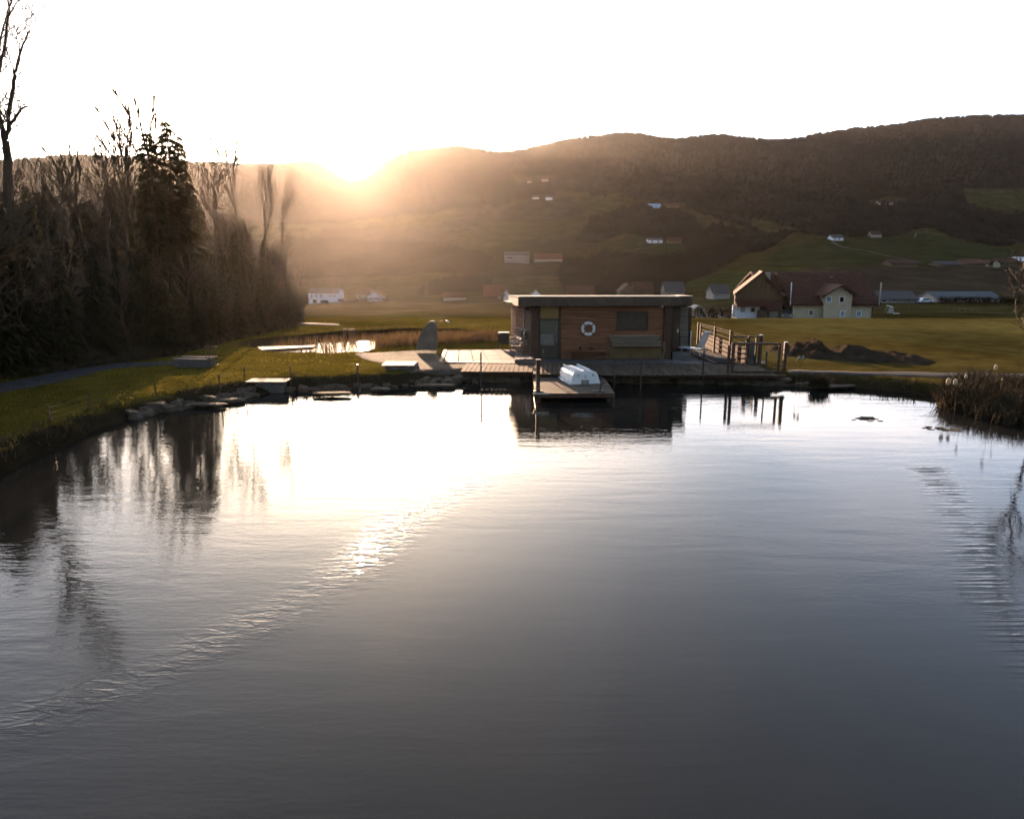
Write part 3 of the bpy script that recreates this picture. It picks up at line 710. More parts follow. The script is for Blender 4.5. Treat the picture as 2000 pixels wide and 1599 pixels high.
# undergrowth filling the foot of the wood
def blades(name, pts, h, m, label=None, cat=None, lean=.35, w=.02, kind='stuff', seed=0, per=1):
    rng = np.random.default_rng(seed); P = np.repeat(np.asarray(pts, float), per, 0); n = len(P)
    P[:, :2] += rng.normal(0, .05, (n, 2)) if per > 1 else 0
    hh = rng.uniform(.55, 1.1, n) * h if np.isscalar(h) else np.repeat(h, per) * rng.uniform(.6, 1.1, n)
    a = rng.uniform(0, 6.28, n); ln = rng.normal(0, lean, (n, 2)) * hh[:, None]; s = np.stack([np.cos(a), np.sin(a)], -1) * w
    V = np.zeros((n, 5, 3)); V[:, 0, :2] = P[:, :2] - s; V[:, 1, :2] = P[:, :2] + s; V[:, 0, 2] = V[:, 1, 2] = P[:, 2] - .03
    V[:, 2, :2] = P[:, :2] + ln * .45 + s * .7; V[:, 3, :2] = P[:, :2] + ln * .45 - s * .7; V[:, 2, 2] = V[:, 3, 2] = P[:, 2] + hh * .6
    V[:, 4, :2] = P[:, :2] + ln * 1.15; V[:, 4, 2] = P[:, 2] + hh
    b = np.arange(n)[:, None] * 5; T = np.concatenate([b + np.array([[0, 1, 2]]), b + np.array([[0, 2, 3]]), b + np.array([[3, 2, 4]])])
    o = link_mesh(name, np_mesh(name, V.reshape(-1, 3), T), m); tag(o, label, cat, kind=kind); return o
rng = np.random.default_rng(9)
px = rng.uniform(-330, 590, 9000); U_ = []
el = [(a, G(a, eb(a))) for a in range(-340, 601, 20)]
ex = np.interp(px, [a for a, _ in el], [p.x for _, p in el]); ey = np.interp(px, [a for a, _ in el], [p.y for _, p in el])
dd = rng.exponential(2.6, 9000) - .4; L2 = np.hypot(ex, ey); ux = ex + ex / L2 * dd; uy = ey + ey / L2 * dd
P = np.stack([ux, uy, Hn(ux, uy)], -1)
blades('undergrowth', P, np.clip(.35 + dd * .5, .25, 2.6), REEDD, 'tangled brown undergrowth along the foot of the dark wood', 'undergrowth', .35, .025, seed=4, per=4)

# ------------------------------------------------------------------ grass, reeds, sedge
def scatter(n, x0, x1, y0, y1, f, seed):
    rng = np.random.default_rng(seed); x = rng.uniform(x0, x1, n); y = rng.uniform(y0, y1, n); z = Hn(x, y); k_ = f(x, y, z); return np.stack([x[k_], y[k_], z[k_]], -1)
def on_lawn(x, y, z):
    d = np.minimum(sdist(x, y, POND), sdist(x, y, POND2)); px, py = topx(x, y, z)
    bad = (sdist(px, py, [(690, 690), (850, 684), (990, 660), (1480, 640), (1560, 735), (1040, 740), (750, 735)]) < 0) | (sdist(px, py, [(-300, 835), (0, 770), (225, 719), (350, 714), (340, 704), (100, 726), (-300, 805)]) < 0)
    bad |= sdist(px, py, [(1540, 722), (2300, 733), (2300, 750), (1540, 733)]) < 0
    return (d > .45) & ~bad & (py > 600) & (px > -150) & (px < 2150)
P = scatter(150000, -30, 32, 13, 50, on_lawn, 5); sel = np.random.default_rng(1).random(len(P)) < np.clip(24 / P[:, 1], 0, 1) ** 2.2 * np.where(P[:, 0] > 8, 0, 1)
blades('grass', P[sel], .075, GRASSB, 'short rough grass of the lawns around the pond', 'grass', .5, .02, seed=6, per=1)
P = scatter(26000, -26, 30, 12, 33, lambda x, y, z: (np.abs(sdist(x, y, POND) - .42 + fbm(x, y, 1.5, 2, 3) * .5) < .42) & (((x < -5.5)) | (x > 12.5)) & (z > .02), 8)
blades('bank_grass', P, .24, REEDD, 'dead tufted grass hanging over the pond bank', 'bank grass', .6, .014, seed=7, per=3)
# sedge bed at the frame edge
SED = [tuple(GZ(a, b, 0)[:2]) for a, b in ((1832, 790), (1850, 806), (1920, 822), (2000, 836), (2140, 860), (2160, 800), (2000, 775), (1900, 765), (1845, 770))]
P = scatter(9000, 12, 26, 17, 30, lambda x, y, z: sdist(x, y, SED) + fbm(x, y, .8, 2, 3) * .3 < 0, 9); P[:, 2] = np.maximum(P[:, 2], 0)
blades('sedge', P, .62, REEDD, 'dense dark clump of dry sedge standing in the water under the bank', 'sedge', .6, .013, seed=8, per=4)
# dry reeds in the far small pond
RD = [tuple(GZ(a, b, .1)[:2]) for a, b in ((735, 690), (800, 686), (968, 681), (966, 666), (860, 664), (780, 666), (735, 672))]
P = scatter(16000, -12, 0, 34, 50, lambda x, y, z: sdist(x, y, RD) + fbm(x, y, .8, 2, 3) * .3 < 0, 19); P[:, 2] = np.maximum(P[:, 2], 0)
blades('reeds', P, .85, REED, 'dense brown dry reeds in the small pond behind the standing stone', 'reeds', .10, .014, seed=18, per=2)
RD2 = [tuple(GZ(a, b, .0)[:2]) for a, b in ((520, 692), (680, 696), (740, 692), (800, 670), (700, 662), (540, 676))]
P = scatter(9000, -20, 0, 34, 50, lambda x, y, z: sdist(x, y, RD2) < 0, 20); P[:, 2] = np.maximum(P[:, 2], 0)
blades('reeds', P, .6, REED, 'thin scattered reed stems in the open water of the small pond', 'reeds', .16, .012, seed=22)
tf = [(1600, 748, .55), (1608, 750, .5), (1592, 749, .45)]
P = []
for a, b, h_ in tf:
    c = GZ(a, b, .25)
    for _ in range(140): P.append((c.x + random.gauss(0, .12), c.y + random.gauss(0, .1), .15))
blades('grass_tuft', P, .5, REEDD, 'spiky tuft of dead grass on the bank beyond the gate', 'grass tuft', .5, .01, seed=30, kind='thing')

# ------------------------------------------------------------------ stones of the bank
def stone_mesh(seed, flat=.6):
    rnd = random.Random(seed); bm = bmesh.new(); bmesh.ops.create_icosphere(bm, subdivisions=2, radius=1)
    off = Vector((seed * 3.1, seed * 1.7, 0))
    for v in bm.verts:
        n_ = v.co.normalized(); q = Vector([math.copysign(abs(c) ** .55, c) for c in n_])
        q *= 1 + .22 * mnoise.noise(n_ * 1.6 + off) + .08 * mnoise.noise(n_ * 5 + off); v.co = Vector((q.x * .5, q.y * .42, q.z * .5 * flat))
    me = bpy.data.meshes.new('stone'); bm.to_mesh(me); bm.free(); me.materials.append(STONE); return me
STM = [stone_mesh(s, f) for s, f in ((1, .8), (2, .6), (3, .9), (4, .5), (5, .75), (6, .65))]
def shore_point(px): 
    a = [p[0] for p in shore_px]; b = [p[1] for p in shore_px]; return GZ(px, float(np.interp(px, a, b)), 0)
def stone_run(label, a, b, size, dens=1.0, zt=.18, rows=2, seed=1):
    rnd = random.Random(seed); px = a; c = shore_point((a + b) / 2); t = thing('stone_bank', label, 'stone edging', (c.x, c.y, 0))
    while px < b:
        for r_ in range(rows):
            p = shore_point(px + rnd.uniform(-4, 4)); s = size * rnd.uniform(.6, 1.35)
            o = link_mesh('stone', rnd.choice(STM), None, t)
            out = Vector((p.x, p.y, 0)).normalized() * (r_ * size * .55 + rnd.uniform(-.1, .2))
            o.location = Vector((p.x, p.y, zt * (r_ * 1.0) + rnd.uniform(-.04, .08))) + out - t.location
            o.rotation_euler = (rnd.uniform(-.25, .25), rnd.uniform(-.25, .25), rnd.uniform(0, 6.28)); o.scale = (s * rnd.uniform(.9, 1.6), s, s * rnd.uniform(.6, 1.0))
        px += size / scale_at(Vector((0, p.y, 0))) * .62 / dens
    return t
stone_run('rough brown stones edging the pond below the curving lawn', 262, 498, .42, 1.0, .10, 2, 2)
stone_run('low flat stones edging the pond between the concrete block and the sand', 555, 800, .42, .7, .08, 1, 3)
stone_run('dark stones under the sandy shore beside the jetty', 805, 1045, .42, .9, .13, 2, 4)
stone_run('large squared stones holding the deck edge beyond the jetty', 1205, 1540, .62, 1.15, .19, 2, 5)
stone_run('scattered stones on the bank past the gate', 1545, 1660, .5, .7, .14, 1, 6)
for i, (a, b, w_, lb) in enumerate(((405, 773, 1.3, 'flat pale slab stone lying on the bank among rough stones'), (450, 765, 1.0, 'small flat slab lying beside the concrete block'), (650, 753, 1.6, 'long flat stone catching light on the pond edge'),
                              (742, 745, .8, 'short bright stone on the edge below the lawn'), (850, 738, 1.7, 'flat light stone below the sandy shore'), (1640, 740, 1.6, 'broad flat stone lying on the bank past the gate'))):
    p = GZ(a, b, .42); o = link_mesh('slab_stone', stone_mesh(20 + i, .5), None); o.location = (p.x, p.y, max(H1(p.x, p.y), .1) + .02); o.scale = (w_, .55, .2); o.rotation_euler = (0, 0, random.uniform(-.2, .2)); tag(o, lb, 'stone')
# pale scum / ripple-free weed patches are left to the water surface; squared blocks
def block(label, px0, px1, ytop, ybot, Y, depth, m, cap=None, cat='concrete block', name='concrete_block'):
    z1 = Zat(ytop, Y); z0 = Zat(ybot, Y); xa, xb = Xat(px0, Y, z1), Xat(px1, Y, z1); t = thing(name, label, cat, ((xa + xb) / 2, Y, z0))
    MB().box((0, depth / 2, (z1 - z0) / 2), (xb - xa, depth, z1 - z0)).build('body', m, t, .02)
    if cap:
        MB().box((-.1, depth / 2 - .05, z1 - z0 + .025), (xb - xa + cap, depth + .15, .05)).build('slab', CONC, t, .01)
    return t
pb = GZ(525, 767, .02)
block('grey concrete block with a thin overhanging slab at the water edge', 498, 551, 747, 768, pb.y, .7, CONCD, .55)
block('flat-topped stone block between the lawn and the sandy shore', 752, 811, 715, 740, 29.6, 1.1, CONCD, .12)

# ------------------------------------------------------------------ hut
HY = 33.0
def hx(px, Y=HY, z=1.8): return Xat(px, Y, z)
ZG = .47
hut = thing('pond_hut', 'flat-roofed timber pond hut with reddish slatted front and dark corner posts', 'hut', (hx(1175), HY, ZG))
O = Vector(hut.location)
zt_wall = Zat(598, HY)
def hb(px0, px1, y0, y1, Y, th, name, m, parent=hut, bevel=0, proud=0):
    z0, z1 = Zat(y1, Y), Zat(y0, Y); z0 = max(z0, ZG - .02); xa, xb = Xat(px0, Y, (z0 + z1) / 2), Xat(px1, Y, (z0 + z1) / 2)
    b = MB().box(((xa + xb) / 2, Y + th / 2, (z0 + z1) / 2), (xb - xa, th, z1 - z0)); b.v = [tuple(Vector(v) - O) for v in b.v]
    o = b.build(name, m, None, bevel); o.parent = parent
    return o
xL, xR = hx(1040), hx(1311); xBL = Xat(999, 36.8, 1.8); xW = Xat(1344, 36.2, 1.8)
foot = [(xL, HY + .12), (xR, HY + .12), (xR, 35.6), (xW, 35.6), (xW, 38.2), (xBL, 38.2), (xBL + .02, 36.8)]
b = MB().prism([(p[0] - O.x, p[1] - O.y) for p in foot], -.05, zt_wall - O.z - .22); wall = b.build('wall', WOODD, hut)
wall2 = hb(1093, 1298, 597, 707, HY + .06, .06, 'wall', mat('backing boards', (.10, .05, .03), .8))
zr = Zat(579, 32.35); zrb = zr - .44
r1 = [(Xat(1012, 32.35, zr), 32.35), (Xat(1327, 32.6, zr), 32.6), (Xat(1322, 34.4, zr), 34.6), (Xat(1352, 34.6, zr), 34.6), (Xat(1352, 34.6, zr) + .1, 38.7), (Xat(993, 37.6, zr), 38.7), (Xat(993, 37.0, zr), 37.0)]
r1 = [(a - O.x, c - O.y) for a, c in r1]
roof = MB().prism(r1, zrb - O.z, zr - .03 - O.z).build('roof', FASC, hut)
def fall(o):
    for v in o.data.vertices: v.co.z -= max(0, v.co.y + (HY - 32.35) ) * .042
fall(roof)
cxr = sum(p[0] for p in r1) / len(r1); cyr = sum(p[1] for p in r1) / len(r1)
rim = MB()
for i in range(len(r1)):
    a, c = Vector((*r1[i], zr - O.z)), Vector((*r1[(i + 1) % len(r1)], zr - O.z)); rim.beam(a, c, .05, .03)
fall(rim.build('roof_edging', METAL, roof))
fall(MB().prism([(cxr + (p[0] - cxr) * .985, cyr + (p[1] - cyr) * .97) for p in r1], zr - .03 - O.z, zr - .01 - O.z).build('roof_covering', ROOFM, roof))
# soffit light boards, posts, cladding
hb(1037, 1053, 596, 708, HY - .12, .22, 'corner_post', WOODD, bevel=.01)
hb(1297, 1312, 596, 708.5, HY - .14, .26, 'corner_post', WOODD, bevel=.01)
ny = 27
for i in range(ny):
    y0 = 600 + i * (706 - 600) / ny; 
    segs = [(1096, 1204), (1264, 1296)] if 609 < y0 + 2 < 643 else [(1096, 1296)]
    for a, c in segs: hb(a, c, y0, y0 + (106 / ny) * .76, HY, .05, 'slat', WOODR, bevel=0)
sh = hb(1205, 1263, 610, 643, HY - .0, .06, 'shutter', mat('shutter panel', (.05, .034, .024), .6, .2, 4), bevel=.005)
fr = MB()
for (a, c, y0, y1) in ((1203.5, 1264.5, 608.6, 610.4), (1203.5, 1264.5, 642.8, 644.6), (1203.5, 1205.4, 610.4, 642.8), (1262.8, 1264.5, 610.4, 642.8)):
    z0, z1 = Zat(y1, HY), Zat(y0, HY); xa, xb = hx(a, HY, 2), hx(c, HY, 2); fr.box(((xa + xb) / 2 - O.x, HY - .02 - O.y, (z0 + z1) / 2 - O.z), (xb - xa, .06, z1 - z0))
fr.build('shutter_frame', WOODD, sh)
# glazed bay
hb(1053, 1093, 593, 708, HY + .08, .05, 'door', PANELD)
hb(1055, 1091, 594, 622, HY + .03, .04, 'amber_panel', PANELY)
hb(1055, 1090, 626, 674, HY + .03, .04, 'glass_pane', GLASSD)
hb(1055, 1082, 652, 674, HY + .015, .012, 'notice_board', mat('grey board', (.13, .12, .11), .6))
hb(1092, 1095.5, 594, 708, HY - .01, .06, 'door_frame', WOODD)
hb(1060.2, 1061.6, 682, 691, HY - .02, .04, 'door_handle', CHROME)
# recessed wing: door, light boards, handle
d2 = hb(1313, 1328, 600, 684, 35.52, .08, 'door', mat('dark brown door', (.06, .035, .022), .5), bevel=.01)
hb(1323.5, 1324.6, 641, 651, 35.46, .06, 'door_handle', CHROME, parent=d2); hb(1320, 1326.5, 646, 647.2, 35.44, .03, 'door_handle', CHROME, parent=d2)
for i in range(7): hb(1328.5, 1344, 592 + i * 13.2, 592 + i * 13.2 + 12.2, 35.54, .06, 'board', mat('grey cladding board', (.13, .11, .09), .7, .3, 4, stretch=(.3, 1, 6)))
hb(1313, 1344, 588, 599, 35.5, .10, 'lintel', BOARD)
# left flank glazing reflecting the light
fl = MB(); A = Vector((xL, HY + .6, 0)); B = Vector((xBL, 36.6, 0)); dirv = (B - A).normalized(); nrm_ = Vector((-dirv.y, dirv.x, 0))
def flank(t0, t1, z0, z1, off, th, name, m):
    p = A.lerp(B, t0); q = A.lerp(B, t1); pts = [p + nrm_ * off, q + nrm_ * off, q + nrm_ * (off + th), p + nrm_ * (off + th)]
    MB().prism([(v.x - O.x, v.y - O.y) for v in pts], z0 - O.z, z1 - O.z).build(name, m, hut)
flank(.05, .30, 1.1, 2.8, .02, .05, 'side_window', GLASSD); flank(.02, .05, .9, 2.95, .02, .08, 'window_frame', WOODL); flank(.30, .33, .9, 2.95, .02, .08, 'window_frame', WOODL)
for i in range(16): flank(.36, .99, .6 + i * .155, .6 + i * .155 + .125, .01, .04, 'slat', WOODR)
for i in range(3): flank(.0, 1.0, zrb - .03 - .06 * i, zrb - .06 * i, -.02, .5 - .12 * i, 'eaves_board', WOODL)
# wall lamp
tag(hb(1291, 1296, 596.5, 599, HY - .22, .2, 'wall_lamp', CHROME), None)
# low band under the rack
hb(1190, 1296, 679, 700, HY - .035, .03, 'lower_panel', mat('ochre lower panel', (.12, .075, .03), .6, .25, 2))
hb(1096, 1296, 701, 708, HY - .05, .05, 'plinth', WOODD)
# things on and at the wall
lb = PT(1149, 642, HY - .09); buoy = thing('lifebuoy', 'white ring lifebuoy with dark bands hung on the slatted hut front', 'lifebuoy', lb)
sc_ = scale_at(lb); rr_ = 11.2 * sc_; rt_ = 2.9 * sc_
MB().ring((0, 0, 0), rr_, rt_, 40, 10).build('ring', BUOYW, buoy, smooth=True)
for a in (45, 135, 225, 315): MB().ring((0, 0, 0), rr_, rt_ * 1.12, 3, 10, R(a - 6), R(a + 6)).build('band', BUOYR, buoy)
rp = MB()
for a in (45, 135, 225, 315):
    pts = [Vector((math.cos(R(a + t)) * (rr_ + rt_ * (1.15 + .35 * math.sin(math.pi * t / 90))), -.01, math.sin(R(a + t)) * (rr_ + rt_ * (1.15 + .35 * math.sin(math.pi * t / 90))))) for t in range(0, 91, 10)]; rp.tube(pts, .008, 4)
rp.build('rope', WIRE, buoy)
rk = thing('plank_rack', 'stack of pale edged planks held on brackets against the hut front', 'plank rack', (hx(1240), HY - .3, Zat(678, HY)))
RO = Vector(rk.location); Yk = HY - .3
for i, (a, c, yy) in enumerate(((1191, 1290, 656.5), (1193, 1288, 660.5), (1191, 1286, 664.5), (1195, 1292, 668.3), (1195, 1290, 671.8), (1196, 1292, 675.3))):
    z = Zat(yy, Yk); xa, xb = Xat(a, Yk, z), Xat(c, Yk, z)
    MB().box(((xa + xb) / 2 - RO.x, .12, z - RO.z), (xb - xa, .34, .035)).build('plank', WOODL, rk, .004)
for a in (1198, 1284): MB().box((Xat(a, Yk, 1.2) - RO.x, .27, Zat(666, Yk) - RO.z), (.06, .05, .62)).build('bracket', STEEL, rk)
bn = thing('wall_bench', 'narrow brown timber bench standing under the lifebuoy', 'bench', (hx(1150), HY - .45, ZG))
MB().box((0, .2, .45), (1.65, .36, .045)).build('seat', WOODR, bn, .005)
for s in (-1, 1):
    MB().box((s * .74, .2, .215), (.07, .32, .43)).build('leg', WOODD, bn)
MB().box((0, .30, .16), (1.42, .04, .07)).build('stretcher', WOODD, bn)
for i, (dx, w_, h_, lb_) in enumerate(((-.42, .12, .20, 'small dark lantern standing on the wall bench'), (.12, .24, .14, 'dark round pot standing on the middle of the wall bench'))):
    o = thing('lantern' if i == 0 else 'plant_pot', lb_, 'lantern' if i == 0 else 'pot', (hx(1150) + dx, HY - .25, ZG + .4725))
    if i == 0:
        MB().box((0, 0, .015), (w_, w_, .03)).build('base', STEEL, o); MB().box((0, 0, .10), (w_ * .7, w_ * .7, .14)).build('glass', GLASSD, o); MB().box((0, 0, .185), (w_, w_, .03), taper=.4).build('cap', STEEL, o)
    else:
        MB().tube([(0, 0, 0), (0, 0, .05), (0, 0, .12), (0, 0, .14)], [.08, .11, .12, .10], 12).build('pot', STEEL, o, smooth=True); MB().tube([(0, 0, .14), (0, 0, .15)], [.125, .12], 12).build('rim', STEEL, o)
rope_pts = [PT(1297, 667, HY - .2), PT(1294.5, 676, HY - .2), PT(1297.5, 684, HY - .2), PT(1293, 693, HY - .21), PT(1290.5, 700, HY - .24), PT(1289.5, 706, HY - .28)]
rope2 = [PT(1298, 668, HY - .2), PT(1299, 680, HY - .22), PT(1296.5, 692, HY - .24), PT(1294, 707, HY - .26)]
o = thing('hose', 'loose pale rope hanging in loops beside the corner post of the hut', 'rope', (rope_pts[-1].x, HY - .2, ZG)); o.name = 'rope'
MB().tube([p - Vector(o.location) for p in rope_pts], .014, 5).build('loop', WOODL, o); MB().tube([p - Vector(o.location) for p in rope2], .012, 5).build('loop', WOODL, o)

# steps and paving
sill_ = MB().box(((hx(1046) + hx(1311)) / 2, HY - .62, .46), (hx(1311) - hx(1046), 1.4, .06)).build('paving_strip', CONCD); tag(sill_, kind='structure')
def slab_quad(name, pts, z1, th, m, parent, bev=.008):
    P = [GZ(a, b, z1) for a, b in pts]; loc = Vector(parent.location)
    return MB().prism([(p.x - loc.x, p.y - loc.y) for p in P], z1 - th - loc.z, z1 - loc.z).build(name, m, parent, bev)
pv = thing('terrace', 'pale concrete slab terrace beside the hut with dark timber edging', 'terrace', (Xat(950, 33, .5), 33.5, .4))
qa, qb, qc, qd = (871, 683), (1003, 683), (1043, 709), (866, 705)
def lerp2(a, b, t): return (a[0] + (b[0] - a[0]) * t, a[1] + (b[1] - a[1]) * t)
TL, TR, BR_, BL = [GZ(*q, .53) for q in ((874, 683.5), (1010, 682), (1046, 709), (866, 706))]
NR_, NC = 4, 6
for r_ in range(NR_):
    for c_ in range(NC):
        def bi(u, v): return TL.lerp(TR, u).lerp(BL.lerp(BR_, u), v)
        e = .004; q = [bi(c_ / NC + e, r_ / NR_ + e), bi((c_ + 1) / NC - e, r_ / NR_ + e), bi((c_ + 1) / NC - e, (r_ + 1) / NR_ - e), bi(c_ / NC + e, (r_ + 1) / NR_ - e)]
        loc = Vector(pv.location); MB().prism([(p.x - loc.x, p.y - loc.y) for p in q][::-1], .40 - loc.z, .53 + random.uniform(-.004, .004) - loc.z).build('slab', CONC, pv, .006)
loc = Vector(pv.location)
e1 = MB(); e1.beam(TL - loc + Vector((-.12, .1, -.06)), BL - loc + Vector((-.12, -.1, -.06)), .16, .14); e1.build('edging', WOODD, pv)
e1 = MB(); e1.beam(BL - loc + Vector((-.2, -.12, -.06)), BR_ - loc + Vector((0, -.12, -.06)), .14, .14); e1.build('edging', WOODD, pv)
for nm, lb_, pts, z1 in (('concrete_step', 'low concrete step in front of the flank of the hut', ((1008, 694), (1040, 693), (1045, 701), (1005, 702)), .68), ('concrete_step', 'grey concrete step under the recessed hut door', ((1313, 686), (1343, 686), (1351, 694), (1313, 694)), .66)):
    P = [GZ(a, b, z1) for a, b in pts]; t = MB().prism([(p.x, p.y) for p in P], .44, z1).build(nm, CONCD, None, .01); tag(t, lb_, 'step')
pv2 = thing('side_terrace', 'bluish concrete terrace with steps beside the hut door', 'terrace', (Xat(1350, 32, .5), 32, .4))
for i in range(4):
    a0, a1 = i / 4 + .004, (i + 1) / 4 - .004
    A1, B1 = GZ(1313, 695, .5), GZ(1352, 695, .5); A2, B2 = GZ(1313, 710, .5), GZ(1396, 710, .5)
    q = [A1.lerp(B1, a0), A1.lerp(B1, a1), A2.lerp(B2, a1), A2.lerp(B2, a0)]; loc = Vector(pv2.location)
    MB().prism([(p.x - loc.x, p.y - loc.y) for p in q][::-1], .38 - loc.z, .505 - loc.z).build('slab', CONC, pv2, .006)
tag(MB().beam(GZ(1353, 692, .62), GZ(1398, 711, .5), .08, .12).build('timber_rail', WOODD), 'dark timber edge rail running down beside the door terrace', 'rail')

# deck boards towards the pond
dk = thing('deck', 'weathered timber deck of narrow boards along the stone edge before the hut', 'deck', (Xat(1200, 30, .4), 29.5, .4))
loc = Vector(dk.location); bw = .205
xa, xb = GZ(905, 718, .5).x, GZ(1512, 728, .5).x
nb_ = int((xb - xa) / bw); me_ = None
for i in range(nb_):
    xc = xa + (i + .5) * bw
    px_mid = 1000 + xc / (30 * CP + 4.7 * SP) * FPX
    yb_ = np.interp(px_mid, [850, 1045, 1312, 1400, 1480, 1540], [709.5, 710, 711, 711, 712, 722]); yf_ = np.interp(px_mid, [880, 1040, 1046, 1210, 1400, 1540], [726, 727, 731, 733, 733, 735])
    Yb_, Yf_ = GZ(px_mid, yb_, .5).y - .15, GZ(px_mid, yf_, .5).y
    L_b = Yb_ - Yf_
    if L_b < .15: continue
    zt_ = .52 + random.uniform(-.004, .004)
    m_ = MB().box((0, 0, 0), (bw - .022, L_b + random.uniform(-.02, .02), .04)); o = m_.build('board', DECK, dk, .004)
    o.location = (xc - loc.x, (Yb_ + Yf_) / 2 - loc.y, zt_ - .02 - loc.z); o.rotation_euler = (0, random.uniform(-.01, .01), -.05)
MB().beam(GZ(903, 727.5, .42) - loc, GZ(1044, 728.5, .42) - loc, .1, .16).build('edge_beam', WOODD, dk)
MB().beam(GZ(1046, 731.5, .44) - loc, GZ(1535, 735.5, .44) - loc, .1, .12).build('edge_beam', WOODD, dk)
# jetty
jt = thing('jetty', 'short broad timber jetty reaching out over the pond before the hut', 'jetty', (Xat(1120, 27, .4), 27.5, 0)); loc = Vector(jt.location)
JZ = .36; Yf = GZ(1120, 768, JZ).y; Yb2 = 30.3
jl0, jr0 = Xat(1043, Yf, JZ), Xat(1201, Yf, JZ); jl1, jr1 = Xat(1052, Yb2, JZ) , Xat(1172, Yb2, JZ)
nbj = 36
for i in range(nbj):
    t0 = (i + .5) / nbj; y_ = Yf + (Yb2 - Yf) * t0; l_ = jl0 + (jl1 - jl0) * t0; r_ = jr0 + (jr1 - jr0) * t0
    o = MB().box((0, 0, 0), (r_ - l_, (Yb2 - Yf) / nbj - .014, .04)).build('board', DOCKM, jt, .004); o.location = ((l_ + r_) / 2 - loc.x, y_ - loc.y, JZ - .02 + random.uniform(-.003, .003))
for x_ in (jl0 + .12, jr0 - .12, (jl0 + jr0) / 2): MB().box((x_ - loc.x, (Yf + Yb2) / 2 - loc.y + .05, JZ - .12), (.12, Yb2 - Yf - .1, .14)).build('joist', WOODD, jt)
MB().box(((jl0 + jr0) / 2 - loc.x, Yf - .03 - loc.y, JZ - .07), (jr0 - jl0, .04, .16)).build('fascia', WOODD, jt)
for x_ in (jl0 + .2, jr0 - .2):
    for y_ in (Yf + .2, Yf + 2.6): MB().tube([(x_ - loc.x, y_ - loc.y, -1.2), (x_ - loc.x, y_ - loc.y, JZ - .05)], .07, 8).build('pile', WOODD, jt)
MB().box((jl0 - loc.x + .25, Yf - .055 - loc.y, JZ + .0), (.6, .03, .05)).build('edge_plate', METAL, jt)
pp = thing('mooring_post', 'thick dark square post at the near corner of the jetty', 'post', (Xat(1051, Yf + .15, .8) , Yf + .22, JZ))
zt_ = Zat(703, Yf + .22) - JZ
MB().box((0, 0, zt_ / 2), (.15, .15, zt_)).build('shaft', WOODD, pp, .01); MB().box((.02, 0, .03), (.34, .28, .06)).build('foot_plate', STEEL, pp, .005); MB().box((0, 0, zt_ + .01), (.19, .19, .03)).build('cap', STEEL, pp)
rp_ = thing('rope_stand', 'slim leaning pole with a foot at the far front corner of the jetty', 'pole', (Xat(1172, Yf + .4, JZ), Yf + .35, JZ))
MB().tube([(0, 0, 0), (.03, .02, .7), (.05, .02, 1.28)], [.022, .02, .018], 6).build('shaft', STEEL, rp_); MB().box((-.06, 0, .02), (.42, .22, .04)).build('foot', STEEL, rp_); MB().tube([(.05, .02, 1.28), (-.1, .02, 1.3), (-.28, .02, 1.2)], .012, 5).build('hook', STEEL, rp_)
MB().beam((-.05, 0, .05), (.1, 0, .38), .03).build('brace', STEEL, rp_)

# upturned dinghy
bo = GZ(1143, 750, JZ); boat = thing('dinghy', 'white dinghy lying upside down on the jetty with its transom towards the pond', 'boat', (bo.x, bo.y, JZ), R(14))
def hull():
    S_ = []; n_ = 12
    for i in range(n_ + 1):
        t = i / n_; y_ = t * 2.35; wd = .62 * (1 - max(0, t - .35) ** 2 * 1.15); hb_ = .52 - .05 * t
        prof = []
        for (u, v) in ((-1.0, 0), (-1.03, .04), (-.985, .05), (-.95, .22), (-.965, .24), (-.90, .42), (-.915, .44), (-.84, .66), (-.85, .68), (-.72, .90), (-.5, .975), (-.42, .93), (-.1, .96), (-.06, 1.04), (.06, 1.04), (.1, .96), (.42, .93), (.5, .975), (.72, .90), (.85, .68), (.84, .66), (.915, .44), (.90, .42), (.965, .24), (.95, .22), (.985, .05), (1.03, .04), (1.0, 0)):
            zz2 = v * hb_ * (1 - max(0, t - .75) * .9)
            prof.append((u * wd, y_ + (.12 * (v - .3) if i == 0 else 0), zz2))
        S_.append(prof)
    mb = MB(); m_ = len(S_[0])
    for p in S_: mb.v += p
    for i in range(n_):
        for k_ in range(m_ - 1): mb.f.append([i*m_ + k_, i*m_ + k_ + 1, (i+1)*m_ + k_ + 1, (i+1)*m_ + k_])
    mb.f.append([n_ * m_ + k_ for k_ in range(m_)])
    return mb, S_[0]
hm, tr_ = hull(); hm.build('hull', WHITE, boat)
for s_ in (-.3, .3): MB().tube([(s_, -.03, .36), (s_, -.06, .36)], .028, 8).build('drain_plug', STEEL, boat)
MB().ring((0, -.02, .30), .05, .008, 10, 4).build('towing_ring', CHROME, boat)
# transom with a motor notch
tm = MB(); out_ = [(p[0], p[2]) for p in tr_]
n0 = [(-.17, 0), (-.17, .17), (.17, .17), (.17, 0)]
tm.prismy(out_ [::-1] + [] if False else ([(-.62, 0)] + out_[1:-1] + [(.62, 0)] + n0[::-1]), -.0, .04); tm.build('transom', WHITE, boat)
MB().box((0, .07, .085), (.36, .03, .2)).build('motor_pad', mat('grey motor pad', (.22, .21, .20), .6), boat)
MB().tube([(-.64, .0, .03), (-.64, 1.0, .03), (-.52, 1.9, .03), (-.38, 2.36, .03)], .03, 6).build('gunwale', WHITE, boat, smooth=True); MB().tube([(.64, .0, .03), (.64, 1.0, .03), (.52, 1.9, .03), (.38, 2.36, .03)], .03, 6).build('gunwale', WHITE, boat, smooth=True)
for s in (-.3, .3): MB().box((s, 1.1, .515), (.05, 1.5, .05)).build('keel_strip', WHITE, boat, .01)

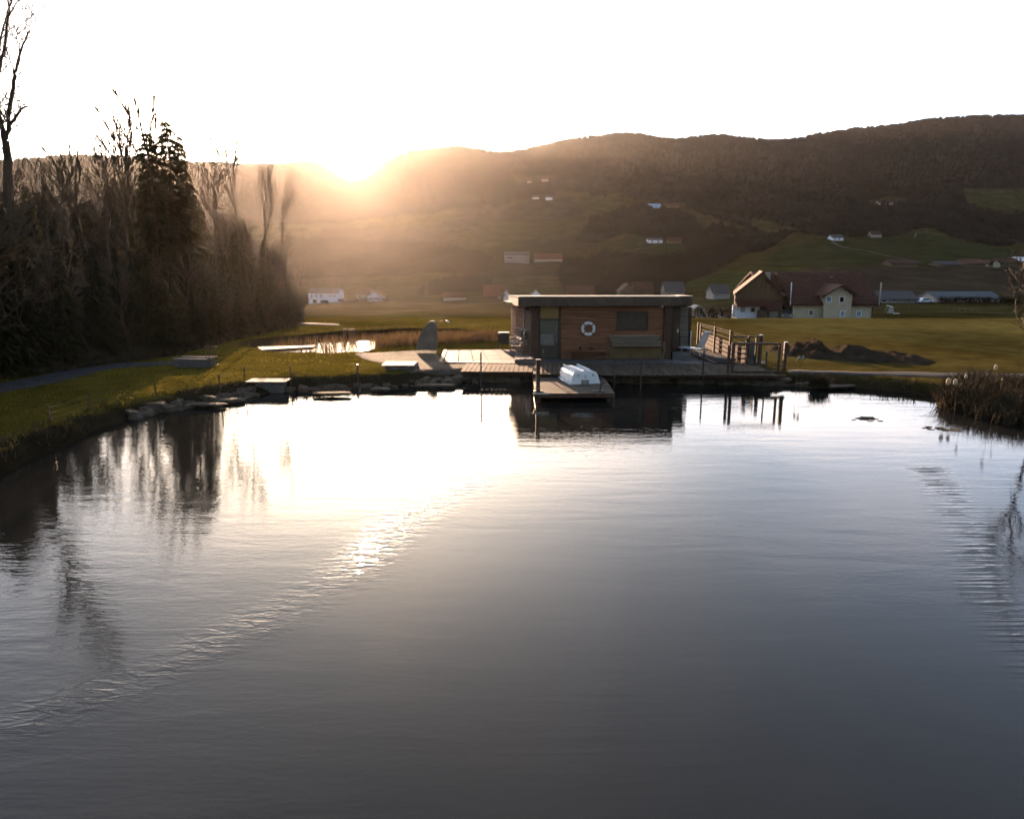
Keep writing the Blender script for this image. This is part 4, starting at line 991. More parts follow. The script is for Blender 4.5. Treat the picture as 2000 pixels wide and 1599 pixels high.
# ------------------------------------------------------------------ wire fences round the pond
def wire_fence(label, pts, Hs, name='wire_fence', wires=3, post=None, r=.024, sag=0.02):
    B = [GZ(a, b, .45) for a, b in pts]; t = thing(name, label, 'fence', B[0]); loc = Vector(t.location); tops = []
    for p, hgt in zip(B, Hs):
        p = Vector((p.x, p.y, H1(p.x, p.y) - .05)); hgt = hgt + max(0, .45 - p.z); tops.append((p, hgt)); MB().tube([p - loc, p - loc + Vector((random.uniform(-.02, .02), 0, hgt + .05))], r, 6).build('post', post or STEEL, t)
    for k_ in range(wires):
        w = MB()
        for i in range(len(tops) - 1):
            (p, h0), (q, h1) = tops[i], tops[i + 1]; f = (k_ + 1) / wires * .93
            a, c = p + Vector((0, 0, h0 * f)), q + Vector((0, 0, h1 * f)); m_ = (a + c) / 2 - Vector((0, 0, sag)); w.tube([a - loc, m_ - loc, c - loc], .0022, 3, cap=False)
        w.build('wire', WIRE, t)
    return t
wire_fence('low wire fence on thin stakes along the curving lawn', [(98, 826), (178, 799), (305, 777), (430, 761), (478, 747), (568, 746)], [.5, .5, .58, .55, .6, .62], sag=.03)
wire_fence('thin wire fence on dark stakes along the sandy shore and the deck', [(700, 744), (939, 738), (1061, 731)], [.62, 1.0, .9], wires=2, r=.03)
wire_fence('wire fence on dark stakes along the stone deck edge', [(1200, 737), (1252, 740), (1373, 734), (1495, 735)], [.75, .75, 1.0, 1.0], wires=2, r=.034)
# ------------------------------------------------------------------ timber fence and gate
fc = thing('rail_fence', 'dark post and rail fence with thin bright rails running back from the gate', 'fence', GZ(1430, 722, .45)); loc = Vector(fc.location)
fposts = [((1362, 672), 630), ((1367, 674), 631), ((1394, 688), 637), ((1424, 702), 645), ((1459, 714), 656), ((1482, 712), 656)]
FP = []
for (a, b), yt in fposts:
    p = GZ(a, b, .45); p.z = H1(p.x, p.y); hgt = Zat(yt, p.y) - p.z; FP.append((p, hgt)); MB().box(Vector((p.x, p.y, p.z + hgt / 2)) - loc, (.09, .09, hgt)).build('post', WOODD, fc, .005)
for i in (1, 2, 3):
    (p, h0), (q, h1) = FP[i], FP[i + 1]
    for f in (.08, .24, .40, .56, .72, .88, .96):
        MB().beam(p + Vector((0, -.06, h0 * f)) - loc, q + Vector((0, -.06, h1 * f)) - loc, .02, .025).build('rail', DECK, fc)
(p, h0), (q, h1) = FP[1], FP[4]
MB().beam(p + Vector((0, .03, h0 * .3)) - loc, q + Vector((0, .03, h1 * .3)) - loc, .02, h0 * .62).build('screen', mat('brown screen mat', (.06, .032, .02), .9, .3, 6), fc)
bx = thing('screen_panel', 'small framed grey panel screen standing beside the fence end', 'screen', GZ(1468, 712, .45)); loc = Vector(bx.location)
p0, p1 = PT(1459, 659, bx.location.y), PT(1478, 659, bx.location.y); hh_ = p0.z - bx.location.z
MB().box(((p0.x + p1.x) / 2 - loc.x, 0, hh_ * .46), (p1.x - p0.x - .1, .04, hh_ * .8)).build('sheet', CONCD, bx)
for p in (p0, p1): MB().box((p.x - loc.x, 0, hh_ / 2), (.07, .07, hh_)).build('post', WOODD, bx)
MB().box(((p0.x + p1.x) / 2 - loc.x - .3, 0, hh_ + .03), (p1.x - p0.x + .7, .06, .06)).build('top_rail', WOODD, bx)
rb = G(1482, 716); o = thing('timber_post', 'stout dark bollard post behind the gate', 'post', rb); hh_ = Zat(655, rb.y) - rb.z; MB().tube([(0, 0, -.1), (0, 0, hh_)], .09, 8).build('shaft', WOODD, o); MB().tube([(0, 0, hh_), (0, 0, hh_ + .03)], [.1, .06], 8).build('cap', METAL, o)
# gate
gY = GZ(1480, 729, .5).y; gt = thing('gate', 'wide open rectangular timber frame gate with wire infill at the deck end', 'gate', (Xat(1480, gY, 1), gY, .5)); loc = Vector(gt.location)
gz1, gz0 = Zat(671.5, gY), Zat(727, gY); gx0, gx1 = Xat(1431, gY, 1), Xat(1521, gY, 1)
MB().box((gx0 - loc.x, 0, (gz0 + gz1) / 2 - loc.z), (.11, .10, gz1 - gz0 + .1)).build('stile', WOODD, gt, .005); MB().box((gx1 - loc.x, 0, (gz0 + gz1) / 2 - loc.z), (.09, .08, gz1 - gz0)).build('stile', WOODD, gt, .005)
MB().box(((gx0 + gx1) / 2 - loc.x, 0, gz1 - loc.z), (gx1 - gx0, .09, .09)).build('top_rail', WOODD, gt, .005); MB().box(((gx0 + gx1) / 2 - loc.x, 0, gz0 - loc.z + .03), (gx1 - gx0, .08, .08)).build('bottom_rail', WOODD, gt, .005)
w = MB()
for i in range(1, 7): w.tube([(gx0 - loc.x, 0, gz0 - loc.z + (gz1 - gz0) * i / 7), (gx1 - loc.x, 0, gz0 - loc.z + (gz1 - gz0) * i / 7)], .002, 3)
for i in range(1, 12): w.tube([(gx0 - loc.x + (gx1 - gx0) * i / 12, 0, gz0 - loc.z), (gx0 - loc.x + (gx1 - gx0) * i / 12, 0, gz1 - loc.z)], .0018, 3)
w.build('wire_infill', WIRE, gt)
gp = thing('gate_post', 'tall dark post with a light cap standing just past the gate', 'post', GZ(1530, 731, .45)); hh_ = Zat(669, gp.location.y) - .45
MB().box((0, 0, hh_ / 2), (.13, .13, hh_)).build('shaft', WOODD, gp, .008); MB().box((0, 0, hh_ + .015), (.14, .14, .03)).build('cap', METAL, gp); 
MB().box((-.09, 0, hh_ * .78), (.1, .03, .03)).build('hinge', STEEL, gp); MB().box((-.09, 0, hh_ * .3), (.1, .03, .03)).build('hinge', STEEL, gp)
sc2 = thing('gate_post', 'dark post of the gate frame next to the deck rail', 'post', (gx0 - .16, gY + .05, .45)); MB().box((0, 0, .55), (.10, .10, 1.3)).build('shaft', WOODD, sc2, .005); MB().box((0, 0, 1.21), (.12, .12, .02)).build('cap', STEEL, sc2)
# bench slab on the path, lounger
tag(MB().box((0, 0, 0), (.9, .28, .09)).build('stone_slab', CONC, None, .01), 'pale slab lying on the path behind the gate frame', 'slab'); bpy.data.objects['stone_slab'].location = GZ(1418, 701, .6); bpy.data.objects['stone_slab'].rotation_euler = (0, 0, -.5)
MB().box((0, 0, -.1), (.5, .2, .14)).build('support', CONCD, bpy.data.objects['stone_slab'])
lg = thing('lounger', 'white sun lounger with raised curved back beside the hut door', 'lounger', (Xat(1361, 34.6, .8), 34.6, .47), R(-52))
for s in (-.26, .26):
    MB().tube([(.62, s, 1.18), (.50, s, 1.02), (.34, s, .68), (.22, s, .42), (0, s, .30), (-.6, s, .30), (-.95, s, .22)], .022, 6).build('rail', WHITE, lg, smooth=True)
    MB().tube([(-.7, s, .29), (-.75, s, 0)], .02, 6).build('leg', WHITE, lg); MB().tube([(.25, s, .45), (.42, s, 0)], .02, 6).build('leg', WHITE, lg)
bb = MB(); pr = [(.64, 1.2), (.52, 1.04), (.36, .70), (.24, .45)]
for i in range(3): bb.face([(pr[i][0], -.27, pr[i][1]), (pr[i+1][0], -.27, pr[i+1][1]), (pr[i+1][0], .27, pr[i+1][1]), (pr[i][0], .27, pr[i][1])]); 
bb.v = [(a, b, c) for a, b, c in bb.v]; bk = bb.build('backrest', WHITE, lg); sm = bk.modifiers.new('thick', 'SOLIDIFY'); sm.thickness = .05
MB().box((-.35, 0, .31), (1.2, .54, .05)).build('seat', WHITE, lg, .01)
po = thing('marker_pole', 'short white pole standing beside the hut corner', 'pole', (Xat(1346.5, 35.6, .9), 35.4, .45)); MB().tube([(0, 0, 0), (0, 0, Zat(647, 35.4) - .45)], .025, 6).build('shaft', WHITE, po); MB().tube([(0, 0, Zat(647, 35.4) - .45), (0, 0, Zat(647, 35.4) - .42)], [.03, .012], 6).build('cap', METAL, po)

# stacked garden chairs at the flank of the hut
def chair(label, loc, rot):
    t = thing('garden_chair', label, 'chair', loc); t.rotation_euler = rot
    MB().box((0, 0, .44), (.44, .44, .035)).build('seat', WOODL, t, .005)
    MB().box((0, .23, .78), (.42, .03, .10)).build('backrest', WOODL, t, .005); MB().box((0, .225, .62), (.42, .03, .08)).build('backrest', WOODL, t, .005)
    for sx in (-1, 1):
        MB().tube([(sx * .2, -.2, 0), (sx * .2, -.2, .43)], .018, 6).build('leg', CHROME, t); MB().tube([(sx * .2, .24, 0), (sx * .2, .21, .44), (sx * .2, .26, .88)], .018, 6).build('leg', CHROME, t)
        MB().tube([(sx * .23, -.2, .43), (sx * .23, -.2, .62), (sx * .23, -.1, .65), (sx * .23, .22, .65)], .016, 6).build('armrest', CHROME, t)
    return t
c0 = PT(1010, 690, 34.3)
chair('garden chair standing upright at the bottom of the tangle beside the hut', (c0.x - .05, 34.2, .53), (0, 0, R(70)))
chair('garden chair tipped on its side on the tangle of chairs', (c0.x - .1, 34.5, 1.62), (R(100), R(12), R(60)))
chair('garden chair turned upside down on top of the chair tangle', (c0.x + .12, 34.15, 1.78), (R(165), R(-20), R(30)))
bs = block('dark storage box standing left of the chair tangle', 974, 994, 651, 673, 36.5, .5, STEEL, cat='storage box', name='storage_box')
MB().box((0, .25, Zat(651, 36.5) - Zat(673, 36.5) + .02), (.56, .54, .04)).build('lid', PANELD, bs)
for x_ in (-.2, .2): MB().box((x_, .25, -(Zat(673, 36.5) - .45) / 2), (.06, .4, Zat(673, 36.5) - .43)).build('leg', STEEL, bs)

# standing stone with curved edge and the arched lamp behind
Ys = 35.6
def fin():
    o_ = [(812, 683), (815, 668), (820, 655), (826, 643), (833, 633), (840, 627), (846, 626), (850, 629), (852.5, 640), (853.5, 660), (854, 683)]
    P = [PT(a, b, Ys) for a, b in o_]; c = PT(835, 684, Ys); t = thing('standing_stone', 'tall grey fin-shaped standing stone by the small pond', 'stone', (c.x, Ys, .4)); L0 = Vector(t.location)
    mb = MB(); poly = [(p.x - L0.x, max(p.z - L0.z, -.1)) for p in P]; mb.prismy(poly, -.14, .16); mb.build('body', STONEL, t, .03)
    return t
fin()
al = thing('arch_lamp', 'slim lamp with a curved arm arching out behind the standing stone', 'lamp', (Xat(852, 36.4, .5), 36.4, .4)); L0 = Vector(al.location)
P = [PT(a, b, 36.4) - L0 for a, b in ((852, 684), (851, 660), (852, 640), (856, 630), (863, 626.5), (870, 626.5), (875, 628), (879, 631))]
MB().tube(P[:6], .022, 6).build('pole', STEEL, al, smooth=True); MB().tube(P[5:], [.05, .06, .03], 6).build('lamp_head', METAL, al, smooth=True)
# plank footbridge over the small pond, leaning posts
pk = thing('plank_walkway', 'pale plank walkway lying low over the small pond', 'walkway', GZ(550, 680, .25)); L0 = Vector(pk.location)
A0, A1, B0, B1 = GZ(490, 677, .28), GZ(492, 684, .28), GZ(616, 674.5, .28), GZ(612, 677, .28)
for i in range(14):
    u0, u1 = i / 14 + .004, (i + 1) / 14 - .004; q = [A0.lerp(B0, u0), A0.lerp(B0, u1), A1.lerp(B1, u1), A1.lerp(B1, u0)]
    MB().prism([(p.x - L0.x, p.y - L0.y) for p in q][::-1], .22 - L0.z, .28 - L0.z).build('plank', WOODL, pk)
for a, c in ((A0, B0), (A1, B1)): MB().beam(a - L0 - Vector((0, 0, .1)), c - L0 - Vector((0, 0, .1)), .07, .1).build('beam', WOODD, pk)
for i, a in enumerate((674, 685, 690)):
    p = G(a, 659); o = thing('stump_post', ['weathered short post standing apart behind the small pond', 'middle one of three short posts behind the small pond', 'short post beside the middle one behind the small pond'][i], 'post', p)
    hh_ = Zat(643 + i % 2, p.y) - p.z; MB().tube([(0, 0, -.1), (0, 0, hh_)], .13, 8).build('shaft', WOODD, o); MB().tube([(0, 0, hh_), (0, 0, hh_ + .02)], [.14, .1], 8).build('cap', BOARD, o)
# trough and young tree in its cage
tb = G(373, 718); tg = thing('trough', 'low grey metal raised bed standing on the lawn before the wood', 'raised bed', tb, R(-6)); s_ = scale_at(tb); wd = 66 * s_; hg = 17 * s_
for (c, d) in (((0, 0, hg / 2), (wd, .04, hg)), ((0, .7, hg / 2), (wd, .04, hg)), ((-wd / 2, .35, hg / 2), (.04, .7, hg)), ((wd / 2, .35, hg / 2), (.04, .7, hg))): MB().box(c, d).build('side_panel', CONCD, tg)
MB().box((0, .35, hg - .08), (wd - .06, .62, .04)).build('soil', EARTH, tg); MB().box((0, 0, hg + .01), (wd + .06, .08, .03)).build('rim', METAL, tg); MB().box((0, .7, hg + .01), (wd + .06, .08, .03)).build('rim', METAL, tg)
cb = G(415, 718); cg = thing('tree_cage', 'round wire cage guarding a sapling next to the raised bed', 'tree guard', cb)
for i in range(8):
    a = i * math.pi / 4; MB().tube([(math.cos(a) * .24, math.sin(a) * .24, 0), (math.cos(a) * .24, math.sin(a) * .24, 1.0)], .012, 4).build('stake', BOARD, cg)
for z_ in (.15, .5, .95): MB().tube([(math.cos(i * math.pi / 6) * .25, math.sin(i * math.pi / 6) * .25, z_) for i in range(13)], .006, 3, cap=False).build('hoop', WIRE, cg)
sp = put_tree('bare', cb.x, cb.y, Zat(645, cb.y) - cb.z, 'young bare sapling growing inside the wire cage', None, 3, .35, cb.z)
# small stones/pebbles & boulder at frame edge by the lawn
# ------------------------------------------------------------------ cattails with fluffy heads
def cattail(px, py_head, py_water, label, n=1, r=.05):
    b_ = GZ(px, py_water, 0); zt = Zat(py_head, b_.y); t = thing('cattail', label, 'cattail', (b_.x, b_.y, max(H1(b_.x, b_.y), -.3)))
    L0 = Vector(t.location); z0 = 0; h_ = zt - L0.z
    MB().tube([(0, 0, z0), (random.uniform(-.05, .05), 0, h_ * .5), (0, 0, h_ + .1)], [.008, .006, .003], 4).build('stem', REED, t)
    bm = bmesh.new(); bmesh.ops.create_icosphere(bm, subdivisions=3, radius=1)
    for v in bm.verts:
        k_ = 1 + .16 * mnoise.noise(v.co * 3 + Vector((px, 0, 0))) + .06 * mnoise.noise(v.co * 9); v.co = Vector((v.co.x * r * .8, v.co.y * r * .8, v.co.z * r * 1.35)) * k_
    for f in bm.faces: f.smooth = True
    me = bpy.data.meshes.new('seed_head'); bm.to_mesh(me); bm.free(); link_mesh('seed_head', me, FLUFF, t, (0, 0, h_))
cattail(1845, 745, 800, 'cattail with the biggest fluffy white head above the dark sedge', r=.095)
cattail(1858.5, 746, 801, 'fluffy cattail just beside the biggest one above the sedge', r=.085)
cattail(1877, 735, 806, 'small fluffy cattail rising behind the pair over the sedge', r=.06)
cattail(1931, 718, 812, 'tall narrow fluffy cattail standing alone over the grass bank', r=.075)
cattail(1946, 741, 815, 'tiny white cattail head low over the grass near the frame edge', r=.035)
cattail(1556, 700, 757, 'pale cattail head leaning against its twin past the gate post', r=.075)
cattail(1563, 699, 758, 'second pale cattail head of the touching pair past the gate post', r=.075)

def weed(px, py, w, label, seed):
    p = GZ(px, py, 0); r_ = random.Random(seed); mb = MB()
    for _ in range(int(40 * w)):
        x_, y_ = r_.gauss(0, w * .4), r_.gauss(0, w * .3); n_ = 7; a0 = r_.uniform(0, 6); q = r_.uniform(.03, .10)
        top = [(x_ + math.cos(a0 + i * 6.283 / n_) * q * r_.uniform(.6, 1.3) * 1.8, y_ + math.sin(a0 + i * 6.283 / n_) * q * r_.uniform(.6, 1.2)) for i in range(n_)]; mb.prism(top, -.01, .005 + r_.random() * .004)
    o = mb.build('floating_weed', REEDD, None, loc=p); tag(o, label, 'pond weed', kind='stuff')
weed(1692, 818, .6, 'thin floating weed patch in the open water past the gate', 1); weed(1835, 838, .5, 'thin strip of floating weed in front of the sedge', 4)
# ------------------------------------------------------------------ earth mounds
def mound(pxc, pyb, wpx, hpx, label, seed, dep=2.2):
    p = G(pxc, pyb); s = scale_at(p); w, h_ = wpx * s, hpx * s; n = 46; V = []; F = []
    t_ = np.linspace(-1, 1, n); Xm, Ym = np.meshgrid(t_, t_); rr = np.hypot(Xm, Ym)
    zz3 = h_ * np.clip(1 - rr ** 1.5, 0, 1) ** 1.1 * (1 + fbm(Xm * 3 + seed, Ym * 3, 1.2, 4, seed) * .9) + fbm(Xm * 9, Ym * 9 + seed, 1.3, 3, seed) * h_ * .16 * np.clip(1.2 - rr, 0, 1) - np.clip(rr - .95, 0, 1) * .6
    me, _ = grid_mesh('earth_mound', Xm * w / 2, Ym * dep, zz3); o = link_mesh('earth_mound', me, EARTH); o.location = (p.x, p.y + dep * .5, p.z + .0); tag(o, label, 'earth mound'); return o
mound(1700, 703, 165, 25, 'biggest heap of dug brown earth in the meadow past the gate', 1)
mound(1600, 697, 110, 24, 'lower heap of dug earth between the big heap and the gate', 2)
mound(1775, 706, 120, 12, 'flat tail of spread earth beside the biggest heap', 3)
mound(1550, 693, 60, 14, 'small earth heap seen close behind the gate post', 5)

# ------------------------------------------------------------------ houses
def windows(t, lst, y, parent=None, fm=None, gm=None, s=1, L0=None):
    for (xa, xb, za, zb) in lst:
        w_ = MB(); cx_, cz_ = (xa + xb) / 2, (za + zb) / 2; f_ = min(.12, (xb - xa) * .12)
        for (c, d) in (((cx_, y - .04, zb), (xb - xa + f_, .08, f_)), ((cx_, y - .04, za), (xb - xa + f_, .08, f_)), ((xa, y - .04, cz_), (f_, .08, zb - za - f_)), ((xb, y - .04, cz_), (f_, .08, zb - za - f_))): w_.box(c, d)
        o = w_.build('window', fm or WHITE, t); MB().box((cx_, y - .012, cz_), (xb - xa - f_ * .5, .02, zb - za - f_ * .5)).build('pane', gm or GLASSD, o)
def house(label, px0, px1, ybase, yeave, yridge, wall, roof, depth=9, gable='side', wins=(), cat='house', name='farmhouse', over=.5, chim=None, sink=1.5):
    p = G((px0 + px1) / 2, ybase); s = scale_at(p); w = (px1 - px0) * s; h_ = (ybase - yeave) * s; rh = (yeave - yridge) * s
    t = thing(name, label, cat, (p.x, p.y, p.z)); 
    if gable == 'side':
        MB().box((0, depth / 2, h_ / 2 - sink / 2), (w, depth, h_ + sink)).build('wall', wall, t)
        for s_ in (-1, 1): MB().face([(s_ * w / 2, 0, h_), (s_ * w / 2, depth, h_), (s_ * w / 2, depth / 2, h_ + rh * .97)]).build('gable', wall, t)
        rp_ = MB()
        a, c = -w / 2 - over, w / 2 + over; yb_, ym, yf_ = depth + over, depth / 2, -over; ov = rh * over / (depth / 2); th = .22
        rp_.v += [(a, yf_, h_ - ov), (c, yf_, h_ - ov), (c, ym, h_ + rh), (a, ym, h_ + rh), (a, yb_, h_ - ov), (c, yb_, h_ - ov)]; rp_.v += [(x_, y_, z_ + th) for x_, y_, z_ in rp_.v[:6]]
        rp_.f += [[0, 1, 2, 3], [3, 2, 5, 4], [6, 9, 8, 7], [9, 10, 11, 8], [0, 6, 7, 1], [4, 5, 11, 10], [0, 3, 9, 6], [3, 4, 10, 9], [1, 7, 8, 2], [2, 8, 11, 5]]
        rf = rp_.build('roof', roof, t)
    else:
        MB().box((0, depth / 2, h_ / 2 - sink / 2), (w, depth, h_ + sink)).build('wall', wall, t)
        for y_ in (0, depth): MB().face([(-w / 2, y_, h_), (w / 2, y_, h_), (0, y_, h_ + rh * .97)]).build('gable', wall, t)
        rp_ = MB(); ov = rh * over / (w / 2); th = .22; y0, y1 = -over, depth + over
        q = [(-w / 2 - over, h_ - ov), (0, h_ + rh), (w / 2 + over, h_ - ov), (w / 2 + over, h_ - ov + th), (0, h_ + rh + th), (-w / 2 - over, h_ - ov + th)]; rp_.prismy(q, y0, y1); rf = rp_.build('roof', roof, t)
    wl_ = []
    for (a, c, y0, y1) in wins:
        cx0, cx1 = (a - (px0 + px1) / 2) * s, (c - (px0 + px1) / 2) * s; wl_.append((cx0, cx1, (ybase - y1) * s, (ybase - y0) * s))
    windows(t, wl_, 0)
    if chim: 
        cx_ = (chim - (px0 + px1) / 2) * s; MB().box((cx_, depth / 2, h_ + rh + .3), (.9 if w > 12 else .6, .6, 1.6)).build('chimney', PLG, rf)
    return t
# big farm beyond the meadow, built exactly
FY = 104.0
def fx(px, Y=FY, z=-1): return Xat(px, Y, z)
farm = thing('farmhouse', 'large farmhouse with brown tiled roof, timber barn gable and cream wing beyond the meadow', 'farmhouse', (fx(1570), FY, Zat(628, FY) - .4)); FO = Vector(farm.location)
def loc_(v): return tuple(Vector(v) - FO)
zE = Zat(597, FY); zR = Zat(533, FY + 6.5); zB = FO.z - 1.5
b = MB().box(((fx(1551) + fx(1707)) / 2, FY + 6.5, (zE + zB) / 2), (fx(1707) - fx(1551), 13, zE - zB)); b.v = [loc_(v) for v in b.v]; b.build('wall', PLC, farm)
def roofpoly(xa, xb, yf, yr_, yb_, ze, zr_, name, m, th=.3):
    rp_ = MB(); V_ = [(xa, yf, ze), (xb, yf, ze), (xb, yr_, zr_), (xa, yr_, zr_), (xa, yb_, ze), (xb, yb_, ze)]; V_ += [(x_, y_, z_ + th) for x_, y_, z_ in V_]; rp_.v = [loc_(v) for v in V_]
    rp_.f += [[0, 1, 2, 3], [3, 2, 5, 4], [6, 9, 8, 7], [9, 10, 11, 8], [0, 6, 7, 1], [4, 5, 11, 10], [0, 3, 9, 6], [3, 4, 10, 9], [1, 7, 8, 2], [2, 8, 11, 5]]
    return rp_.build(name, m, farm)
rf = roofpoly(fx(1543), fx(1718), FY - .8, FY + 6.5, FY + 13.8, Zat(597, FY - .8), Zat(536, FY + 6.5), 'roof', TILE)
zrr = Zat(533, FY + 9); rf2 = roofpoly(fx(1502), fx(1707), FY + 3.2, FY + 9, FY + 16, Zat(571, FY + 3.2), zrr, 'roof', TILE)
# barn gable wing
gx0_, gx1_, gxm = fx(1431), fx(1521), fx(1480); zge = Zat(573, FY - 1)
b = MB(); pts = [(gx0_, zB), (gx1_, zB), (gx1_, Zat(576, FY - 1)), (gxm, Zat(536, FY - 1)), (gx0_, zge)]; b.prismy([(p[0] - FO.x, p[1] - FO.z) for p in pts], -1.0, 9); b.v = [(x_ + (y_ + 1) * .31, y_, z_) for x_, y_, z_ in b.v]; b.build('barn_wall', BOARD, farm)
b = MB(); th = .3; q = [(fx(1427.5), Zat(577, FY - 1)), (gxm, Zat(532.5, FY - 1)), (fx(1525), Zat(581, FY - 1)), (fx(1525), Zat(578.5, FY - 1)), (gxm, Zat(530, FY - 1)), (fx(1427.5), Zat(574.5, FY - 1))]
b.prismy([(p[0] - FO.x, p[1] - FO.z) for p in q], -1.6, 9.5); b.v = [(x_ + (y_ + 1) * .31, y_, z_) for x_, y_, z_ in b.v]; b.build('roof', TILER, farm)
for i in range(15):
    xa_ = gx0_ + (gx1_ - gx0_) * (i + .5) / 15; zt2 = Zat(float(np.interp(xa_, [gx0_, gxm, gx1_], [574, 538, 577])), FY - 1) - .1; zb2 = Zat(585, FY - 1)
    MB().box((xa_ - FO.x, -1.05, (zt2 + zb2) / 2 - FO.z), ((gx1_ - gx0_) / 15 * .82, .08, zt2 - zb2)).build('board', BOARD, farm)
def fbx(px0, px1, y0, y1, Y, th, name, m, parent=farm, taper=1):
    z0, z1 = Zat(y1, Y), Zat(y0, Y); b = MB().box(((fx(px0, Y) + fx(px1, Y)) / 2 - FO.x, Y + th / 2 - FO.y, (z0 + z1) / 2 - FO.z), (fx(px1, Y) - fx(px0, Y), th, z1 - z0)); o = b.build(name, m, None); o.parent = parent; return o
fbx(1432, 1485, 596, 632, FY - 1.35, .3, 'white_wall', PLW)
b = MB(); b.face([loc_((fx(1429), FY - 2.6, Zat(597, FY - 2.6))), loc_((fx(1486), FY - 2.6, Zat(597, FY - 2.6))), loc_((fx(1486), FY - 1.08, Zat(584, FY - 1.08))), loc_((fx(1429), FY - 1.08, Zat(584, FY - 1.08)))]); o = b.build('skirt_roof', TILE, farm); sm = o.modifiers.new('t', 'SOLIDIFY'); sm.thickness = .18
b = MB(); b.face([loc_((fx(1483), FY - 3.6, Zat(606, FY - 3.6))), loc_((fx(1510), FY - 3.6, Zat(606, FY - 3.6))), loc_((fx(1524), FY - 1.08, Zat(585, FY - 1.08))), loc_((fx(1483), FY - 1.08, Zat(585, FY - 1.08)))]); o = b.build('porch_roof', TILE, farm); sm = o.modifiers.new('t', 'SOLIDIFY'); sm.thickness = .18
fbx(1486, 1504, 606, 632, FY - 3.0, 1.2, 'porch_wall', BOARD); fbx(1505, 1520, 596, 632, FY - 1.3, .3, 'side_wall', PLG)
fbx(1518, 1550, 571, 578, FY + 3.1, .3, 'eaves_wall', PLG); fbx(1519, 1550, 574, 594, FY + 3.4, .2, 'loft_wall', BOARD); fbx(1510, 1551, 593, 596.5, FY - .6, 3.5, 'carport_roof', TILE); fbx(1519, 1550, 596, 634, FY + 3.6, .2, 'carport_wall', mat('dark carport wall', (.07, .06, .055), .9))
b = MB(); xa, xb, xm = fx(1597.5), fx(1665), fx(1631.5); 
q = [(xa, Zat(580, FY - 1.8)), (xm, Zat(558.5, FY - 1.8)), (xb, Zat(580, FY - 1.8)), (xb, Zat(577, FY - 1.8)), (xm, Zat(555.5, FY - 1.8)), (xa, Zat(577, FY - 1.8))]; b.prismy([(p[0] - FO.x, p[1] - FO.z) for p in q], -1.9, 5.5); b.build('dormer_roof', TILE, farm)
q = [(fx(1604), zB), (fx(1657), zB), (fx(1657), Zat(576, FY - 1.1)), (xm, Zat(560, FY - 1.1)), (fx(1604), Zat(576, FY - 1.1))]; b = MB(); b.prismy([(p[0] - FO.x, p[1] - FO.z) for p in q], -1.1, 5); b.build('dormer_wall', PLC, farm)
def fw_(lst, Y, fm, gm):
    for a, c, y0, y1 in lst: windows(farm, [(fx(a, Y) - FO.x, fx(c, Y) - FO.x, Zat(y1, Y) - FO.z, Zat(y0, Y) - FO.z)], Y - FO.y, fm=fm, gm=gm)
GL2 = mat('pale curtained glass', (.20, .24, .30), .2, .2, 2, spec=.6)
fw_([(1613, 1623, 579, 590)], FY - 1.1, WHITE, GL2); fw_([(1639, 1648, 579.5, 590.5)], FY - 1.1, WHITE, GLASSD)
fw_([(1581.5, 1590.5, 605.5, 616)], FY, WHITE, mat('brown blind', (.13, .10, .08), .7)); fw_([(1643, 1652, 607, 618)], FY - 1.1, WHITE, GL2); fw_([(1675, 1685, 607, 618)], FY, WHITE, GL2)
fw_([(1448.5, 1456, 600, 609)], FY - 1.35, WOODL, GL2); fw_([(1467.5, 1475, 600.5, 609)], FY - 1.35, WOODL, GLASSD)
fbx(1494.5, 1501.5, 532.5, 551, FY + 4, .9, 'chimney', PLG, rf2); fbx(1611.2, 1612.4, 529, 536, FY + 8.6, .15, 'flue', STEEL, rf2)
for yy_ in (541, 544.5): fbx(1616.5, 1622.5, yy_, yy_ + 1.1, FY + 5.3, .3, 'roof_step', METAL, rf)
fbx(1717.5, 1718.8, 552, 596, FY - 1.2, .3, 'verge', METAL, rf); fbx(1550, 1552, 597, 634, FY - .35, .15, 'downpipe', METAL); fbx(1705.5, 1707, 599, 634, FY - .35, .15, 'downpipe', STEEL)
fl_ = MB(); fl_.tube([PT(1543.5, 596, FY - 1) - FO, PT(1546, 552, FY + 4) - FO], .08, 4).build('verge', METAL, rf)
# car under the carport
def car(label, p, rz, m, L=4.2):
    t = thing('parked_car', label, 'car', p, rz)
    b = MB(); b.prismy([(-L/2, .3), (L/2, .3), (L/2, .75), (L/2 - .15, .85), (.95, .92), (.45, 1.42), (-1.2, 1.45), (-1.9, .95), (-L/2, .85)], -.85, .85); b.build('body', m, t, .06)
    MB().prismy([(.82, .95), (.40, 1.38), (-1.15, 1.40), (-1.7, .95)], -.865, .865).build('window', GLASSD, t)
    for x_ in (-1.3, 1.3):
        for y_ in (-.82, .82): w_ = MB().tube([(x_, y_ - .1, .32), (x_, y_ + .1, .32)], .32, 12).build('wheel', RUBBER, t); MB().tube([(x_, y_ - .11, .32), (x_, y_ + .11, .32)], .17, 8).build('rim', METAL, w_)
    for y_ in (-.6, .6): MB().box((L/2 + .0, y_, .68), (.06, .35, .14)).build('headlight', WHITE, t)
    return t
ccp = Vector((fx(1531, FY + 1.5), FY + 1.5, H1(fx(1531, FY + 1.5), FY + 1.5) + .0)); ccp.z = Zat(623, FY + 1.5)
car('dark car parked in the passage between barn and cream wing of the farmhouse', ccp, R(-95), CARP)
pc = G(1806, 592); car('pale blue-white car parked between the long grey roofs', pc, R(10), CARW, 4.6)

